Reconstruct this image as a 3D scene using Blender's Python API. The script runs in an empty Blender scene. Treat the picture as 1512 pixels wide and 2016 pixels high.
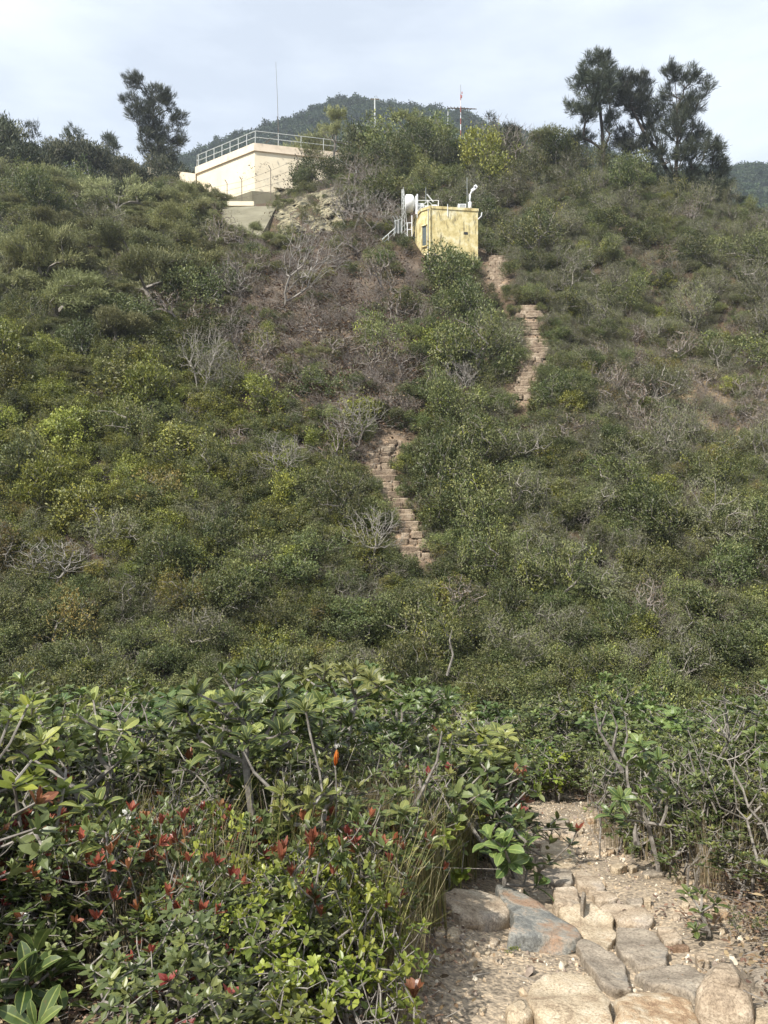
import bpy, math, random
import numpy as np
from mathutils import Vector, Matrix, Euler

R = math.radians
F = 1613.0                     # focal length in photo pixels (photo is 1512 x 2016)
sc = bpy.context.scene
C = sc.collection

# ------------------------------------------------------------------ camera
cd = bpy.data.cameras.new("camera")
cam = bpy.data.objects.new("camera", cd); C.objects.link(cam)
cam.location = (0, 0, 0); cam.rotation_euler = (R(90), 0, 0)
cd.sensor_fit = 'VERTICAL'; cd.sensor_height = 24.0; cd.lens = 24.0 * F / 2016.0
cd.clip_start = 0.05; cd.clip_end = 5000
sc.camera = cam

# ------------------------------------------------------------------ light
SUN_EL, SUN_AZ = 50.0, -136.0      # azimuth from +Y, clockwise; the sun stands behind the camera on the left
az = R(SUN_AZ)
sun_dir = Vector((math.sin(az) * math.cos(R(SUN_EL)), math.cos(az) * math.cos(R(SUN_EL)), math.sin(R(SUN_EL))))
ld = bpy.data.lights.new("sun", 'SUN'); ld.energy = 5.0; ld.angle = R(0.8); ld.color = (1.0, 0.955, 0.88)
sun = bpy.data.objects.new("sun", ld); C.objects.link(sun)
sun.rotation_euler = sun_dir.to_track_quat('Z', 'Y').to_euler()
sun.location = (0, 0, 60)

w = bpy.data.worlds.new("World"); sc.world = w; w.use_nodes = True
nt = w.node_tree; nt.nodes.clear()
def nn(tree, t, **kw):
    n = tree.nodes.new(t)
    for k, v in kw.items(): setattr(n, k, v)
    return n
sky = nn(nt, 'ShaderNodeTexSky', sky_type='NISHITA')
sky.sun_disc = False; sky.sun_elevation = R(SUN_EL); sky.sun_rotation = az
sky.air_density = 1.0; sky.dust_density = 2.0; sky.ozone_density = 1.0; sky.altitude = 200
tc = nn(nt, 'ShaderNodeTexCoord'); mp = nn(nt, 'ShaderNodeMapping'); mp.inputs['Scale'].default_value = (1.0, 1.0, 3.2)
mp.inputs['Rotation'].default_value = (0, R(14), R(20))
no = nn(nt, 'ShaderNodeTexNoise'); no.inputs['Scale'].default_value = 2.6; no.inputs['Detail'].default_value = 7; no.inputs['Roughness'].default_value = 0.55
cr = nn(nt, 'ShaderNodeValToRGB'); cr.color_ramp.elements[0].position = 0.36; cr.color_ramp.elements[1].position = 0.72
cr.color_ramp.elements[0].color = (0.50, 0.50, 0.50, 1); cr.color_ramp.elements[1].color = (0.86, 0.86, 0.86, 1)
mx = nn(nt, 'ShaderNodeMixRGB'); mx.inputs['Color2'].default_value = (8.5, 9.1, 9.7, 1)
bg = nn(nt, 'ShaderNodeBackground'); bg.inputs['Strength'].default_value = 0.099
wo = nn(nt, 'ShaderNodeOutputWorld')
L_ = nt.links.new
L_(tc.outputs['Generated'], mp.inputs['Vector']); L_(mp.outputs[0], no.inputs['Vector']); L_(no.outputs[0], cr.inputs[0])
L_(cr.outputs[0], mx.inputs['Fac']); L_(sky.outputs[0], mx.inputs['Color1']); L_(mx.outputs[0], bg.inputs[0]); L_(bg.outputs[0], wo.inputs[0])
sc.view_settings.view_transform = 'Standard'; sc.view_settings.look = 'None'
sc.view_settings.exposure = 0.6; sc.view_settings.gamma = 1.0
sc.render.engine = 'CYCLES'
sc.cycles.max_bounces = 6; sc.cycles.diffuse_bounces = 3; sc.cycles.glossy_bounces = 2
sc.cycles.transmission_bounces = 2; sc.cycles.transparent_max_bounces = 4; sc.cycles.volume_bounces = 0
sc.cycles.use_denoising = True; sc.cycles.denoiser = 'OPENIMAGEDENOISE'; sc.cycles.denoising_input_passes = 'RGB_ALBEDO_NORMAL'; sc.cycles.denoising_prefilter = 'ACCURATE'

# ------------------------------------------------------------------ noise and terrain
_rs = np.random.RandomState(7); _T = _rs.rand(256, 256)
def vnoise(x, y):
    x = np.asarray(x, float); y = np.asarray(y, float)
    xi = np.floor(x).astype(int); yi = np.floor(y).astype(int); fx = x - xi; fy = y - yi
    fx = fx * fx * (3 - 2 * fx); fy = fy * fy * (3 - 2 * fy)
    a = _T[xi & 255, yi & 255]; b = _T[(xi + 1) & 255, yi & 255]; c = _T[xi & 255, (yi + 1) & 255]; d = _T[(xi + 1) & 255, (yi + 1) & 255]
    return (a * (1 - fx) + b * fx) * (1 - fy) + (c * (1 - fx) + d * fx) * fy - 0.5
def fbm(x, y, o=4):
    s = 0; a = 1.0
    for k in range(o):
        s = s + a * vnoise(x * 2 ** k + 17.3 * k, y * 2 ** k + 9.1 * k); a *= 0.5
    return s
def sst(a, b, x):
    t = np.clip((x - a) / (b - a), 0, 1); return t * t * (3 - 2 * t)
FGY = [-200, -60, -10, 0, 2.6, 4.3, 7, 9, 12, 16, 30, 60]
FGZ = [18, 8, -0.6, -1.45, -1.62, -1.96, -2.57, -3.05, -4.5, -6.6, -16, -30]
PATHY = [0, 2.6, 3.4, 4.3, 5.5, 7.0, 8.0, 9.5, 12]; PATHX = [0.55, 0.72, 0.95, 1.15, 1.3, 1.42, 1.45, 1.2, 0.7]
RPX = [-1200, -300, 0, 200, 380, 480, 560, 640, 720, 800, 1000, 1130, 1230, 1320, 1420, 1512, 1800, 2600]
RPY = [600, 480, 430, 415, 408, 400, 392, 372, 352, 345, 335, 345, 365, 392, 415, 432, 520, 700]
def ridge_t(px): return (1008 - np.interp(px, RPX, RPY)) / F
def Hgt(x, Y, fine=1.0):
    x = np.asarray(x, float); Y = np.asarray(Y, float)
    fg = np.interp(Y, FGY, FGZ) + 0.10 * fbm(x * 0.9, Y * 0.9, 4) + fine * 0.007 * fbm(x * 6, Y * 6, 3)
    pc = np.interp(Y, PATHY, PATHX); d = x - pc
    fg = fg + 0.22 * sst(0.45, 1.1, d) + 0.16 * sst(0.4, 1.1, -d)
    Yc = np.maximum(Y, 18.0); px = 756 + F * x / Yc
    rmp = sst(20, 32, Y)
    plane = -18.52 + 0.727 * Y + rmp * (2.9 * fbm(x / 8.0 + 3, Y / 17.0, 3) + 0.25 * fbm(x / 1.7, Y / 1.7, 3))
    plane = plane + 1.6 * sst(-8, -17, x) * sst(24, 34, Y) - 1.2 * sst(5, 12, x) * sst(22, 32, Y) * (1 - sst(38, 50, Y))
    t = ridge_t(px); Yr = 18.52 / (0.727 - t)
    cap = t * Yr + (t - 0.03) * np.clip(Y - Yr, 0, 9) - 0.22 * np.maximum(Y - Yr - 9, 0) + 0.5 * fbm(x / 5.0, Y / 5.0, 3)
    k = 1.2
    h = np.clip(0.5 + 0.5 * (cap - plane) / k, 0, 1); hill = cap * (1 - h) + plane * h - k * h * (1 - h)
    k = 1.0
    h = np.clip(0.5 + 0.5 * (fg - hill) / k, 0, 1); z = hill * (1 - h) + fg * h + k * h * (1 - h)
    return np.maximum(z, -14 - 0.02 * np.abs(Y))
_YS = np.concatenate([np.arange(1.6, 12, 0.01), np.arange(12, 75, 0.04)])
def hit(px, py, up=0.0, ymin=1.6):
    ys = _YS[_YS >= ymin]
    zz = Hgt((px - 756) / F * ys, ys) + up; ray = (1008 - py) / F * ys
    i = np.argmax(zz >= ray)
    Y = ys[i] if zz[i] >= ray[i] else 60.0
    return np.array([(px - 756) / F * Y, Y, (1008 - py) / F * Y])
def at(px, py, Y): return Vector(((px - 756) / F * Y, Y, (1008 - py) / F * Y))
def proj(p): return 756 + F * p[0] / p[1], 1008 - F * p[2] / p[1]

# ------------------------------------------------------------------ materials
MAT = {}
def newmat(name):
    m = bpy.data.materials.new(name); m.use_nodes = True; MAT[name] = m
    return m, m.node_tree, m.node_tree.nodes['Principled BSDF']
def ramp(tree, cols, pos=None):
    r = nn(tree, 'ShaderNodeValToRGB'); e = r.color_ramp.elements
    n = len(cols); pos = pos or [i / (n - 1) for i in range(n)]
    while len(e) < n: e.new(0.5)
    for i, c in enumerate(cols): e[i].position = pos[i]; e[i].color = (*c, 1)
    return r
def leafmat(name, cols, rough=0.5, transl=0.25, rib=None, objvar=0.35, spec=0.4, dead=None):
    m, t, b = newmat(name); l = t.links.new
    a = nn(t, 'ShaderNodeAttribute', attribute_name='v')
    oi = nn(t, 'ShaderNodeObjectInfo')
    ma = nn(t, 'ShaderNodeMath', operation='MULTIPLY_ADD'); ma.inputs[1].default_value = objvar; ma.inputs[2].default_value = -objvar / 2
    ad = nn(t, 'ShaderNodeMath', operation='ADD'); ad.use_clamp = True
    l(oi.outputs['Random'], ma.inputs[0]); l(a.outputs['Fac'], ad.inputs[0]); l(ma.outputs[0], ad.inputs[1])
    r = ramp(t, cols); l(ad.outputs[0], r.inputs[0]); col = r.outputs[0]
    if rib:
        uv = nn(t, 'ShaderNodeUVMap', uv_map='uv'); sx = nn(t, 'ShaderNodeSeparateXYZ'); l(uv.outputs[0], sx.inputs[0])
        ab = nn(t, 'ShaderNodeMath', operation='ABSOLUTE'); l(sx.outputs['Y'], ab.inputs[0])
        r2 = ramp(t, [(1, 1, 1), (0, 0, 0), (0, 0, 0), (.8, .8, .8)], [0.05, 0.13, 0.86, 0.97]); l(ab.outputs[0], r2.inputs[0])
        m2 = nn(t, 'ShaderNodeMixRGB'); m2.inputs['Color2'].default_value = (*rib, 1)
        m3 = nn(t, 'ShaderNodeMath', operation='MULTIPLY'); m3.inputs[1].default_value = 0.6; l(r2.outputs[0], m3.inputs[0])
        l(m3.outputs[0], m2.inputs['Fac']); l(col, m2.inputs['Color1']); col = m2.outputs[0]
        # mottled blemishes of the leathery leaf
        nz = nn(t, 'ShaderNodeTexNoise'); nz.inputs['Scale'].default_value = 70; nz.inputs['Detail'].default_value = 3
        co = nn(t, 'ShaderNodeTexCoord'); l(co.outputs['Object'], nz.inputs['Vector'])
        r3 = ramp(t, [(0, 0, 0), (1, 1, 1)], [0.62, 0.72]); l(nz.outputs[0], r3.inputs[0])
        m4 = nn(t, 'ShaderNodeMixRGB'); m4.inputs['Color2'].default_value = (0.12, 0.085, 0.03, 1)
        m5 = nn(t, 'ShaderNodeMath', operation='MULTIPLY'); m5.inputs[1].default_value = 0.45; l(r3.outputs[0], m5.inputs[0])
        l(m5.outputs[0], m4.inputs['Fac']); l(col, m4.inputs['Color1']); col = m4.outputs[0]
    hs = nn(t, 'ShaderNodeHueSaturation'); h1 = nn(t, 'ShaderNodeMath', operation='MULTIPLY_ADD'); h1.inputs[1].default_value = .045; h1.inputs[2].default_value = .4775; l(oi.outputs['Random'], h1.inputs[0]); l(h1.outputs[0], hs.inputs['Hue'])
    h2 = nn(t, 'ShaderNodeMath', operation='MULTIPLY'); h2.inputs[1].default_value = 7.31; l(oi.outputs['Random'], h2.inputs[0]); h3 = nn(t, 'ShaderNodeMath', operation='FRACT'); l(h2.outputs[0], h3.inputs[0])
    h4 = nn(t, 'ShaderNodeMath', operation='MULTIPLY_ADD'); h4.inputs[1].default_value = .55; h4.inputs[2].default_value = .78; l(h3.outputs[0], h4.inputs[0]); l(h4.outputs[0], hs.inputs['Value']); l(col, hs.inputs['Color']); col = hs.outputs[0]
    l(col, b.inputs['Base Color']); b.inputs['Roughness'].default_value = rough
    b.inputs['Specular IOR Level'].default_value = spec
    if transl > 0:
        tr = nn(t, 'ShaderNodeBsdfTranslucent'); l(col, tr.inputs[0])
        ms = nn(t, 'ShaderNodeMixShader'); ms.inputs[0].default_value = transl
        l(b.outputs[0], ms.inputs[1]); l(tr.outputs[0], ms.inputs[2]); l(ms.outputs[0], t.nodes['Material Output'].inputs[0])
    return m
def noisemat(name, cols, scale=6, rough=0.85, detail=8, bump=0.3, bscale=None, pos=None, streak=None, dist=0.02, metal=0, objvar=0.0, stretch=None):
    m, t, b = newmat(name); l = t.links.new
    co = nn(t, 'ShaderNodeTexCoord'); mpn = nn(t, 'ShaderNodeMapping'); l(co.outputs['Object'], mpn.inputs[0])
    if stretch: mpn.inputs['Scale'].default_value = stretch
    nz = nn(t, 'ShaderNodeTexNoise'); nz.inputs['Scale'].default_value = scale; nz.inputs['Detail'].default_value = detail; nz.inputs['Roughness'].default_value = 0.62
    l(mpn.outputs[0], nz.inputs['Vector']); r = ramp(t, cols, pos); l(nz.outputs[0], r.inputs[0]); col = r.outputs[0]
    if streak:
        mp2 = nn(t, 'ShaderNodeMapping'); mp2.inputs['Scale'].default_value = streak[0]; l(co.outputs['Object'], mp2.inputs[0])
        n2 = nn(t, 'ShaderNodeTexNoise'); n2.inputs['Scale'].default_value = 1.0; n2.inputs['Detail'].default_value = 7; n2.inputs['Roughness'].default_value = 0.7; l(mp2.outputs[0], n2.inputs['Vector'])
        r2 = ramp(t, [(0, 0, 0), (1, 1, 1)], [streak[2], streak[3]]); l(n2.outputs[0], r2.inputs[0])
        m2 = nn(t, 'ShaderNodeMixRGB'); m2.inputs['Color2'].default_value = (*streak[1], 1)
        l(r2.outputs[0], m2.inputs['Fac']); l(col, m2.inputs['Color1']); col = m2.outputs[0]
    if name.startswith('stone_'):     # fine mineral speckle and hairline cracks
        n5 = nn(t, 'ShaderNodeTexNoise'); n5.inputs['Scale'].default_value = scale * 16; n5.inputs['Detail'].default_value = 5; n5.inputs['Roughness'].default_value = .8; l(mpn.outputs[0], n5.inputs['Vector'])
        r5 = ramp(t, [(.55, .53, .5), (1, 1, 1), (1.3, 1.3, 1.28)], [.34, .5, .66]); l(n5.outputs[0], r5.inputs[0])
        m5 = nn(t, 'ShaderNodeMixRGB', blend_type='MULTIPLY'); m5.inputs[0].default_value = 1; l(col, m5.inputs[1]); l(r5.outputs[0], m5.inputs[2])
        vo = nn(t, 'ShaderNodeTexVoronoi', feature='DISTANCE_TO_EDGE'); vo.inputs['Scale'].default_value = scale * .7; ad_ = nn(t, 'ShaderNodeVectorMath', operation='ADD'); l(mpn.outputs[0], ad_.inputs[0]); sc_ = nn(t, 'ShaderNodeVectorMath', operation='SCALE'); sc_.inputs['Scale'].default_value = .25; l(nz.outputs['Color'], sc_.inputs[0]); l(sc_.outputs[0], ad_.inputs[1]); l(ad_.outputs[0], vo.inputs['Vector'])
        r6 = ramp(t, [(.45, .42, .38), (1, 1, 1)], [0.0, .022]); l(vo.outputs['Distance'], r6.inputs[0])
        m6 = nn(t, 'ShaderNodeMixRGB', blend_type='MULTIPLY'); m6.inputs[0].default_value = .55; l(m5.outputs[0], m6.inputs[1]); l(r6.outputs[0], m6.inputs[2]); col = m6.outputs[0]
    l(col, b.inputs['Base Color']); b.inputs['Roughness'].default_value = rough; b.inputs['Metallic'].default_value = metal
    b.inputs['Specular IOR Level'].default_value = 0.3
    if bump:
        n3 = nn(t, 'ShaderNodeTexNoise'); n3.inputs['Scale'].default_value = bscale or scale * 4; n3.inputs['Detail'].default_value = 6; n3.inputs['Roughness'].default_value = 0.65
        l(mpn.outputs[0], n3.inputs['Vector']); bp = nn(t, 'ShaderNodeBump'); bp.inputs['Strength'].default_value = min(1, bump * (1.7 if name.startswith('stone_') else 1)); bp.inputs['Distance'].default_value = dist
        l(n3.outputs[0], bp.inputs['Height']); l(bp.outputs[0], b.inputs['Normal'])
    return m
# leaves
leafmat('leaf_dark', [(.032, .048, .014), (.088, .11, .036), (.195, .215, .075)], 0.45)
leafmat('leaf_mid', [(.052, .066, .021), (.155, .166, .058), (.32, .31, .12)], 0.5)
leafmat('leaf_yellowgreen', [(.065, .085, .016), (.20, .21, .038), (.39, .37, .08)], 0.45)
leafmat('leaf_heath', [(.068, .075, .042), (.17, .17, .098), (.32, .305, .185)], 0.6)
leafmat('leaf_feather', [(.085, .095, .042), (.20, .205, .088), (.33, .325, .15)], 0.6)
leafmat('leaf_ochre', [(.11, .10, .03), (.20, .16, .045), (.30, .22, .06)], 0.6)
leafmat('leaf_dry', [(.12, .085, .055), (.2, .145, .095), (.3, .22, .14)], 0.8, 0.1)
leafmat('leaf_needle', [(.022, .03, .018), (.045, .056, .03), (.085, .095, .045)], 0.6, 0.15)
leafmat('leaf_far', [(.02, .038, .014), (.04, .068, .022), (.075, .10, .034)], 0.6, 0.1)
leafmat('leaf_big', [(.025, .048, .012), (.065, .10, .026), (.15, .19, .055)], 0.42, 0.2, rib=(.30, .34, .10), spec=.5)
leafmat('leaf_big_yellow', [(.05, .075, .016), (.125, .15, .04), (.27, .27, .075)], 0.42, 0.25, rib=(.42, .42, .12), spec=.5)
leafmat('leaf_red', [(.10, .034, .02), (.21, .055, .032), (.30, .12, .07)], 0.38, 0.25, rib=(.42, .16, .08))
leafmat('leaf_lime', [(.08, .115, .02), (.18, .22, .035), (.36, .38, .065)], 0.38, 0.3)
leafmat('leaf_bush', [(.036, .054, .016), (.09, .112, .034), (.20, .215, .075)], 0.38, 0.2)
leafmat('grass_blade', [(.10, .12, .03), (.2, .2, .06), (.34, .28, .12)], 0.55, 0.25)
leafmat('grass_dry', [(.10, .085, .045), (.19, .155, .085), (.32, .26, .15)], 0.7, 0.15)
leafmat('litter', [(.07, .045, .03), (.15, .09, .05), (.28, .2, .12)], 0.75, 0.0)
leafmat('flower_white', [(.6, .58, .5), (.75, .74, .68), (.85, .84, .8)], 0.5, 0.2)
leafmat('flower_orange', [(.38, .045, .02), (.5, .08, .03), (.55, .16, .05)], 0.4, 0.2)
# barks, stone, masonry
noisemat('bark_grey', [(.09, .075, .06), (.2, .18, .155), (.36, .33, .29)], 30, 0.9, 6, 0.5, 90, [0.3, 0.5, 0.72], dist=.004)
noisemat('bark_pale', [(.13, .115, .10), (.26, .235, .205), (.42, .39, .35)], 8, 0.9, 6, 0.2, pos=[0.3, 0.5, 0.7])
noisemat('bark_white', [(.14, .125, .105), (.27, .245, .215), (.41, .38, .34)], 8, 0.9, 6, 0, pos=[0.3, 0.5, 0.7])
noisemat('bark_dryt', [(.12, .10, .085), (.22, .19, .165), (.34, .30, .265)], 6, 0.9, 6, 0, pos=[0.3, 0.5, 0.7])
noisemat('bark_dark', [(.03, .024, .018), (.075, .06, .048), (.14, .12, .1)], 10, 0.9, 6, 0.2, pos=[0.3, 0.5, 0.7])
noisemat('stone_tan', [(.15, .11, .075), (.33, .26, .185), (.46, .38, .285), (.56, .50, .41)], 7, .85, 10, .55, 30, [.28, .45, .6, .75], ((3, 3, 3), (.22, .2, .185), .55, .7), dist=.012)
noisemat('stone_cream', [(.22, .155, .10), (.42, .34, .235), (.58, .50, .38)], 8, .85, 10, .5, 34, [.3, .5, .72], ((5, 5, 5), (.38, .24, .13), .58, .72), dist=.01)
noisemat('stone_blue', [(.08, .082, .078), (.18, .18, .165), (.29, .275, .235), (.38, .30, .22)], 6, .7, 10, .5, 26, [.28, .44, .54, .66], ((6, 6, 6), (.27, .18, .12), .50, .62), dist=.01)
noisemat('stone_grey', [(.16, .13, .10), (.29, .245, .19), (.44, .375, .29)], 6, .85, 10, .55, 30, [.3, .5, .7], ((4, 4, 4), (.19, .185, .17), .56, .70), dist=.012)
noisemat('stone_orange', [(.20, .12, .07), (.37, .26, .16), (.50, .41, .29), (.60, .54, .44)], 16, .85, 10, .6, 40, [.3, .45, .58, .72], dist=.012)
noisemat('stone_brown', [(.07, .045, .03), (.17, .11, .07), (.28, .2, .14)], 10, .85, 8, .5, 40, [.3, .5, .7], dist=.01)
noisemat('stone_step', [(.12, .085, .06), (.29, .225, .16), (.48, .40, .30)], 2.2, .9, 10, .6, 12, [.3, .5, .7], dist=.04)
noisemat('rock_face', [(.045, .045, .028), (.21, .185, .115), (.36, .32, .205)], 2.2, .95, 12, 1.0, 5, [.40, .51, .64], dist=.15)
noisemat('cream_wall', [(.66, .575, .42), (.75, .66, .49), (.79, .72, .56)], 0.5, .85, 8, .05, 20, [.3, .5, .7], ((1.4, 1.4, .16), (.55, .44, .33), .60, .78))
noisemat('cream_parapet', [(.58, .48, .36), (.72, .61, .47), (.78, .68, .54)], 1.2, .85, 8, .05, 20, [.3, .5, .7], ((2.0, 2.0, .4), (.36, .30, .23), .58, .74))
noisemat('concrete', [(.13, .12, .08), (.18, .165, .11), (.235, .22, .155)], 0.8, .9, 8, .1, 20, [.3, .5, .7], ((1, 1, .3), (.22, .2, .15), .56, .75))
noisemat('yellow_wall', [(.45, .35, .15), (.66, .56, .28), (.75, .69, .47)], 2.6, .9, 12, .15, 14, [.32, .5, .66], ((7.0, 7.0, 1.6), (.17, .145, .085), .52, .66), dist=.02)
noisemat('metal_white', [(.6, .6, .6), (.72, .73, .74), (.8, .8, .8)], 3, .5, 4, 0)
noisemat('metal_grey', [(.3, .32, .33), (.42, .44, .45), (.5, .52, .53)], 3, .5, 4, 0, metal=.3)
noisemat('metal_rail', [(.42, .44, .42), (.52, .54, .52), (.6, .62, .6)], 3, .5, 4, 0)
noisemat('metal_rust', [(.09, .07, .05), (.16, .13, .1), (.24, .2, .15)], 3, .8, 6, 0)
noisemat('metal_red', [(.28, .08, .06), (.34, .11, .085), (.4, .17, .14)], 3, .5, 4, 0)
noisemat('opening_shade', [(.015, .018, .02), (.03, .035, .038), (.06, .06, .06)], 2, .25, 4, 0)  # near-black colour painted for the shade inside the hut's openings
noisemat('louvre', [(.05, .07, .07), (.09, .11, .11), (.14, .16, .15)], 4, .5, 4, 0, stretch=(1, 1, 6))
noisemat('radome', [(.62, .62, .6), (.78, .78, .76), (.82, .82, .8)], 2, .5, 5, 0, pos=[.25, .45, .6])

# ------------------------------------------------------------------ geometry store
class Geo:
    def __init__(s): s.V = []; s.Q = []; s.T = []; s.qm = []; s.tm = []; s.v = []; s.uv = []; s.n = 0; s.mats = []
    def mi(s, m):
        if m not in s.mats: s.mats.append(m)
        return s.mats.index(m)
    def add(s, V, Q=None, mat='bark_grey', v=None, uv=None, T=None):
        V = np.asarray(V, float).reshape(-1, 3); k = len(V); i = s.mi(mat)
        s.V.append(V); s.v.append(np.full(k, 0.5) if v is None else np.asarray(v, float)); s.uv.append(np.zeros((k, 2)) if uv is None else uv)
        if Q is not None and len(Q): Q = np.asarray(Q, int).reshape(-1, 4) + s.n; s.Q.append(Q); s.qm.append(np.full(len(Q), i))
        if T is not None and len(T): T = np.asarray(T, int).reshape(-1, 3) + s.n; s.T.append(T); s.tm.append(np.full(len(T), i))
        s.n += k
    def box(s, c, sz, mat, rz=0.0, rot=None):
        h = np.array(sz) / 2.0; v = np.array([[x, y, z] for z in (-1, 1) for y in (-1, 1) for x in (-1, 1)]) * h
        M = np.array(rot if rot is not None else Matrix.Rotation(rz, 3, 'Z')); v = v @ M.T + np.array(c)
        s.add(v, [[0, 2, 3, 1], [4, 5, 7, 6], [0, 1, 5, 4], [2, 6, 7, 3], [0, 4, 6, 2], [1, 3, 7, 5]], mat)
    def tube(s, pts, r, mat, n=6, cap=True):
        pts = [Vector(p) for p in pts]; rr = r if hasattr(r, '__len__') else [r] * len(pts)
        V = []; up = None
        for i, p in enumerate(pts):
            d = (pts[min(i + 1, len(pts) - 1)] - pts[max(i - 1, 0)]).normalized()
            if up is None: up = Vector((0, 0, 1)) if abs(d.z) < 0.9 else Vector((1, 0, 0))
            a = d.cross(up).normalized(); b = a.cross(d).normalized(); up = b
            for k in range(n):
                q = 2 * math.pi * k / n; V.append(p + (a * math.cos(q) + b * math.sin(q)) * rr[i])
        Q = [[i * n + k, i * n + (k + 1) % n, (i + 1) * n + (k + 1) % n, (i + 1) * n + k] for i in range(len(pts) - 1) for k in range(n)]
        T = []
        if cap:
            V.append(pts[0]); V.append(pts[-1]); e = len(V)
            T = [[e - 2, (k + 1) % n, k] for k in range(n)] + [[e - 1, (len(pts) - 1) * n + k, (len(pts) - 1) * n + (k + 1) % n] for k in range(n)]
        s.add(np.array([list(v) for v in V]), Q, mat, T=T)
    def prism(s, poly, z0, z1, mat):
        n = len(poly); V = [[p[0], p[1], z0] for p in poly] + [[p[0], p[1], z1] for p in poly]
        c = np.mean(np.array(poly), 0); V += [[c[0], c[1], z0], [c[0], c[1], z1]]
        Q = [[i, (i + 1) % n, n + (i + 1) % n, n + i] for i in range(n)]
        T = [[2 * n, (i + 1) % n, i] for i in range(n)] + [[2 * n + 1, n + i, n + (i + 1) % n] for i in range(n)]
        s.add(V, Q, mat, T=T)
    def mesh(s, name, smooth=False):
        me = bpy.data.meshes.new(name)
        V = np.concatenate(s.V); Q = np.concatenate(s.Q) if s.Q else np.zeros((0, 4), int); T = np.concatenate(s.T) if s.T else np.zeros((0, 3), int)
        me.vertices.add(len(V)); me.vertices.foreach_set('co', V.astype(np.float32).ravel())
        loops = np.concatenate([Q.ravel(), T.ravel()]).astype(np.int32); me.loops.add(len(loops)); me.loops.foreach_set('vertex_index', loops)
        st = np.concatenate([np.arange(len(Q)) * 4, len(Q) * 4 + np.arange(len(T)) * 3]).astype(np.int32)
        me.polygons.add(len(st)); me.polygons.foreach_set('loop_start', st)
        try: me.polygons.foreach_set('loop_total', np.concatenate([np.full(len(Q), 4), np.full(len(T), 3)]).astype(np.int32))
        except Exception: pass
        mi = np.concatenate(([np.concatenate(s.qm)] if s.qm else []) + ([np.concatenate(s.tm)] if s.tm else [])).astype(np.int32)
        me.polygons.foreach_set('material_index', mi)
        me.polygons.foreach_set('use_smooth', np.full(len(st), bool(smooth)))
        a = me.attributes.new('v', 'FLOAT', 'POINT'); a.data.foreach_set('value', np.concatenate(s.v).astype(np.float32))
        uv = np.concatenate(s.uv)
        if np.any(uv):
            u = me.uv_layers.new(name='uv'); u.data.foreach_set('uv', uv[loops].astype(np.float32).ravel())
        for m in s.mats: me.materials.append(MAT[m])
        me.update(calc_edges=True); me.validate(verbose=False)
        return me
    def obj(s, name, parent=None, smooth=False, link=True, origin=None):
        if origin is not None: s.V = [v - np.array(origin) for v in s.V]
        o = bpy.data.objects.new(name, s.mesh(name, smooth))
        if origin is not None: o.location = origin
        if link: C.objects.link(o)
        if parent is not None: o.parent = parent
        return o
def tag(o, label=None, cat=None, group=None, kind=None):
    if label: o['label'] = label
    if cat: o['category'] = cat
    if group: o['group'] = group
    if kind: o['kind'] = kind
    return o
def empty(name, loc, label=None, cat=None, group=None, rz=0.0):
    o = bpy.data.objects.new(name, None); C.objects.link(o); o.location = loc; o.rotation_euler = (0, 0, rz); o.empty_display_size = 0.1
    return tag(o, label, cat, group)

# leaf templates: (along, across, lift) + quads
TM_DIA = (np.array([[0, 0, 0], [.45, .5, .08], [1, 0, 0], [.45, -.5, .08]]), np.array([[0, 1, 2, 3]]))
TM_SIX = (np.array([[0, 0, 0], [.35, .42, .07], [.75, .40, .05], [1, 0, -.04], [.75, -.40, .05], [.35, -.42, .07]]), np.array([[0, 3, 2, 1], [0, 5, 4, 3]]))
_u = [0, .12, .32, .55, .75, .9, 1.0]; _wd = [.03, .14, .34, .48, .46, .30, .05]; _c = [0, .02, .035, .03, .0, -.045, -.09]
_v = []; _q = []
for i in range(7):
    for k in (-1, 0, 1): _v.append([_u[i], k * _wd[i], _c[i] + (0.06 * abs(k) * _wd[i] * 2)])
for i in range(6):
    for k in (0, 1): _q.append([i * 3 + k, i * 3 + k + 1, i * 3 + k + 4, i * 3 + k + 3])
TM_BIG = (np.array(_v), np.array(_q))
_u2 = [0, .3, .65, 1.0]; _w2 = [.05, .42, .46, .08]; _v = []; _q = []
for i in range(4):
    for k in (-1, 0, 1): _v.append([_u2[i], k * _w2[i], -.06 * _u2[i] ** 2 + .1 * abs(k) * _w2[i]])
for i in range(3):
    for k in (0, 1): _q.append([i * 3 + k, i * 3 + k + 1, i * 3 + k + 4, i * 3 + k + 3])
TM_RND = (np.array(_v), np.array(_q))
def nrm(a): return a / np.maximum(np.linalg.norm(a, axis=-1, keepdims=True), 1e-9)
def add_leaves(g, P, D, N, L, W, tm, mat, v, curl=None):
    P = np.asarray(P, float); n = len(P)
    if n == 0: return
    D = nrm(D); S = nrm(np.cross(D, N)); U = np.cross(S, D)
    t, q = tm; m = len(t); L = np.broadcast_to(L, (n,)); W = np.broadcast_to(W, (n,))
    V = P[:, None] + t[None, :, 0, None] * L[:, None, None] * D[:, None] + t[None, :, 1, None] * W[:, None, None] * S[:, None] + t[None, :, 2, None] * L[:, None, None] * U[:, None]
    if curl is not None: V = V + (t[None, :, 0, None] ** 2) * (L * curl)[:, None, None] * np.array([0, 0, -1.0])
    Q = (np.arange(n) * m)[:, None, None] + q[None]
    wm = max(np.abs(t[:, 1]).max(), 1e-6)
    uvn = np.stack([t[:, 0], np.where(np.abs(t[:, 1]) > 1e-6, np.sign(t[:, 1]), 0)], 1)
    g.add(V.reshape(-1, 3), Q.reshape(-1, 4), mat, np.repeat(np.broadcast_to(v, (n,)), m), np.tile(uvn, (n, 1)))

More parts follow.
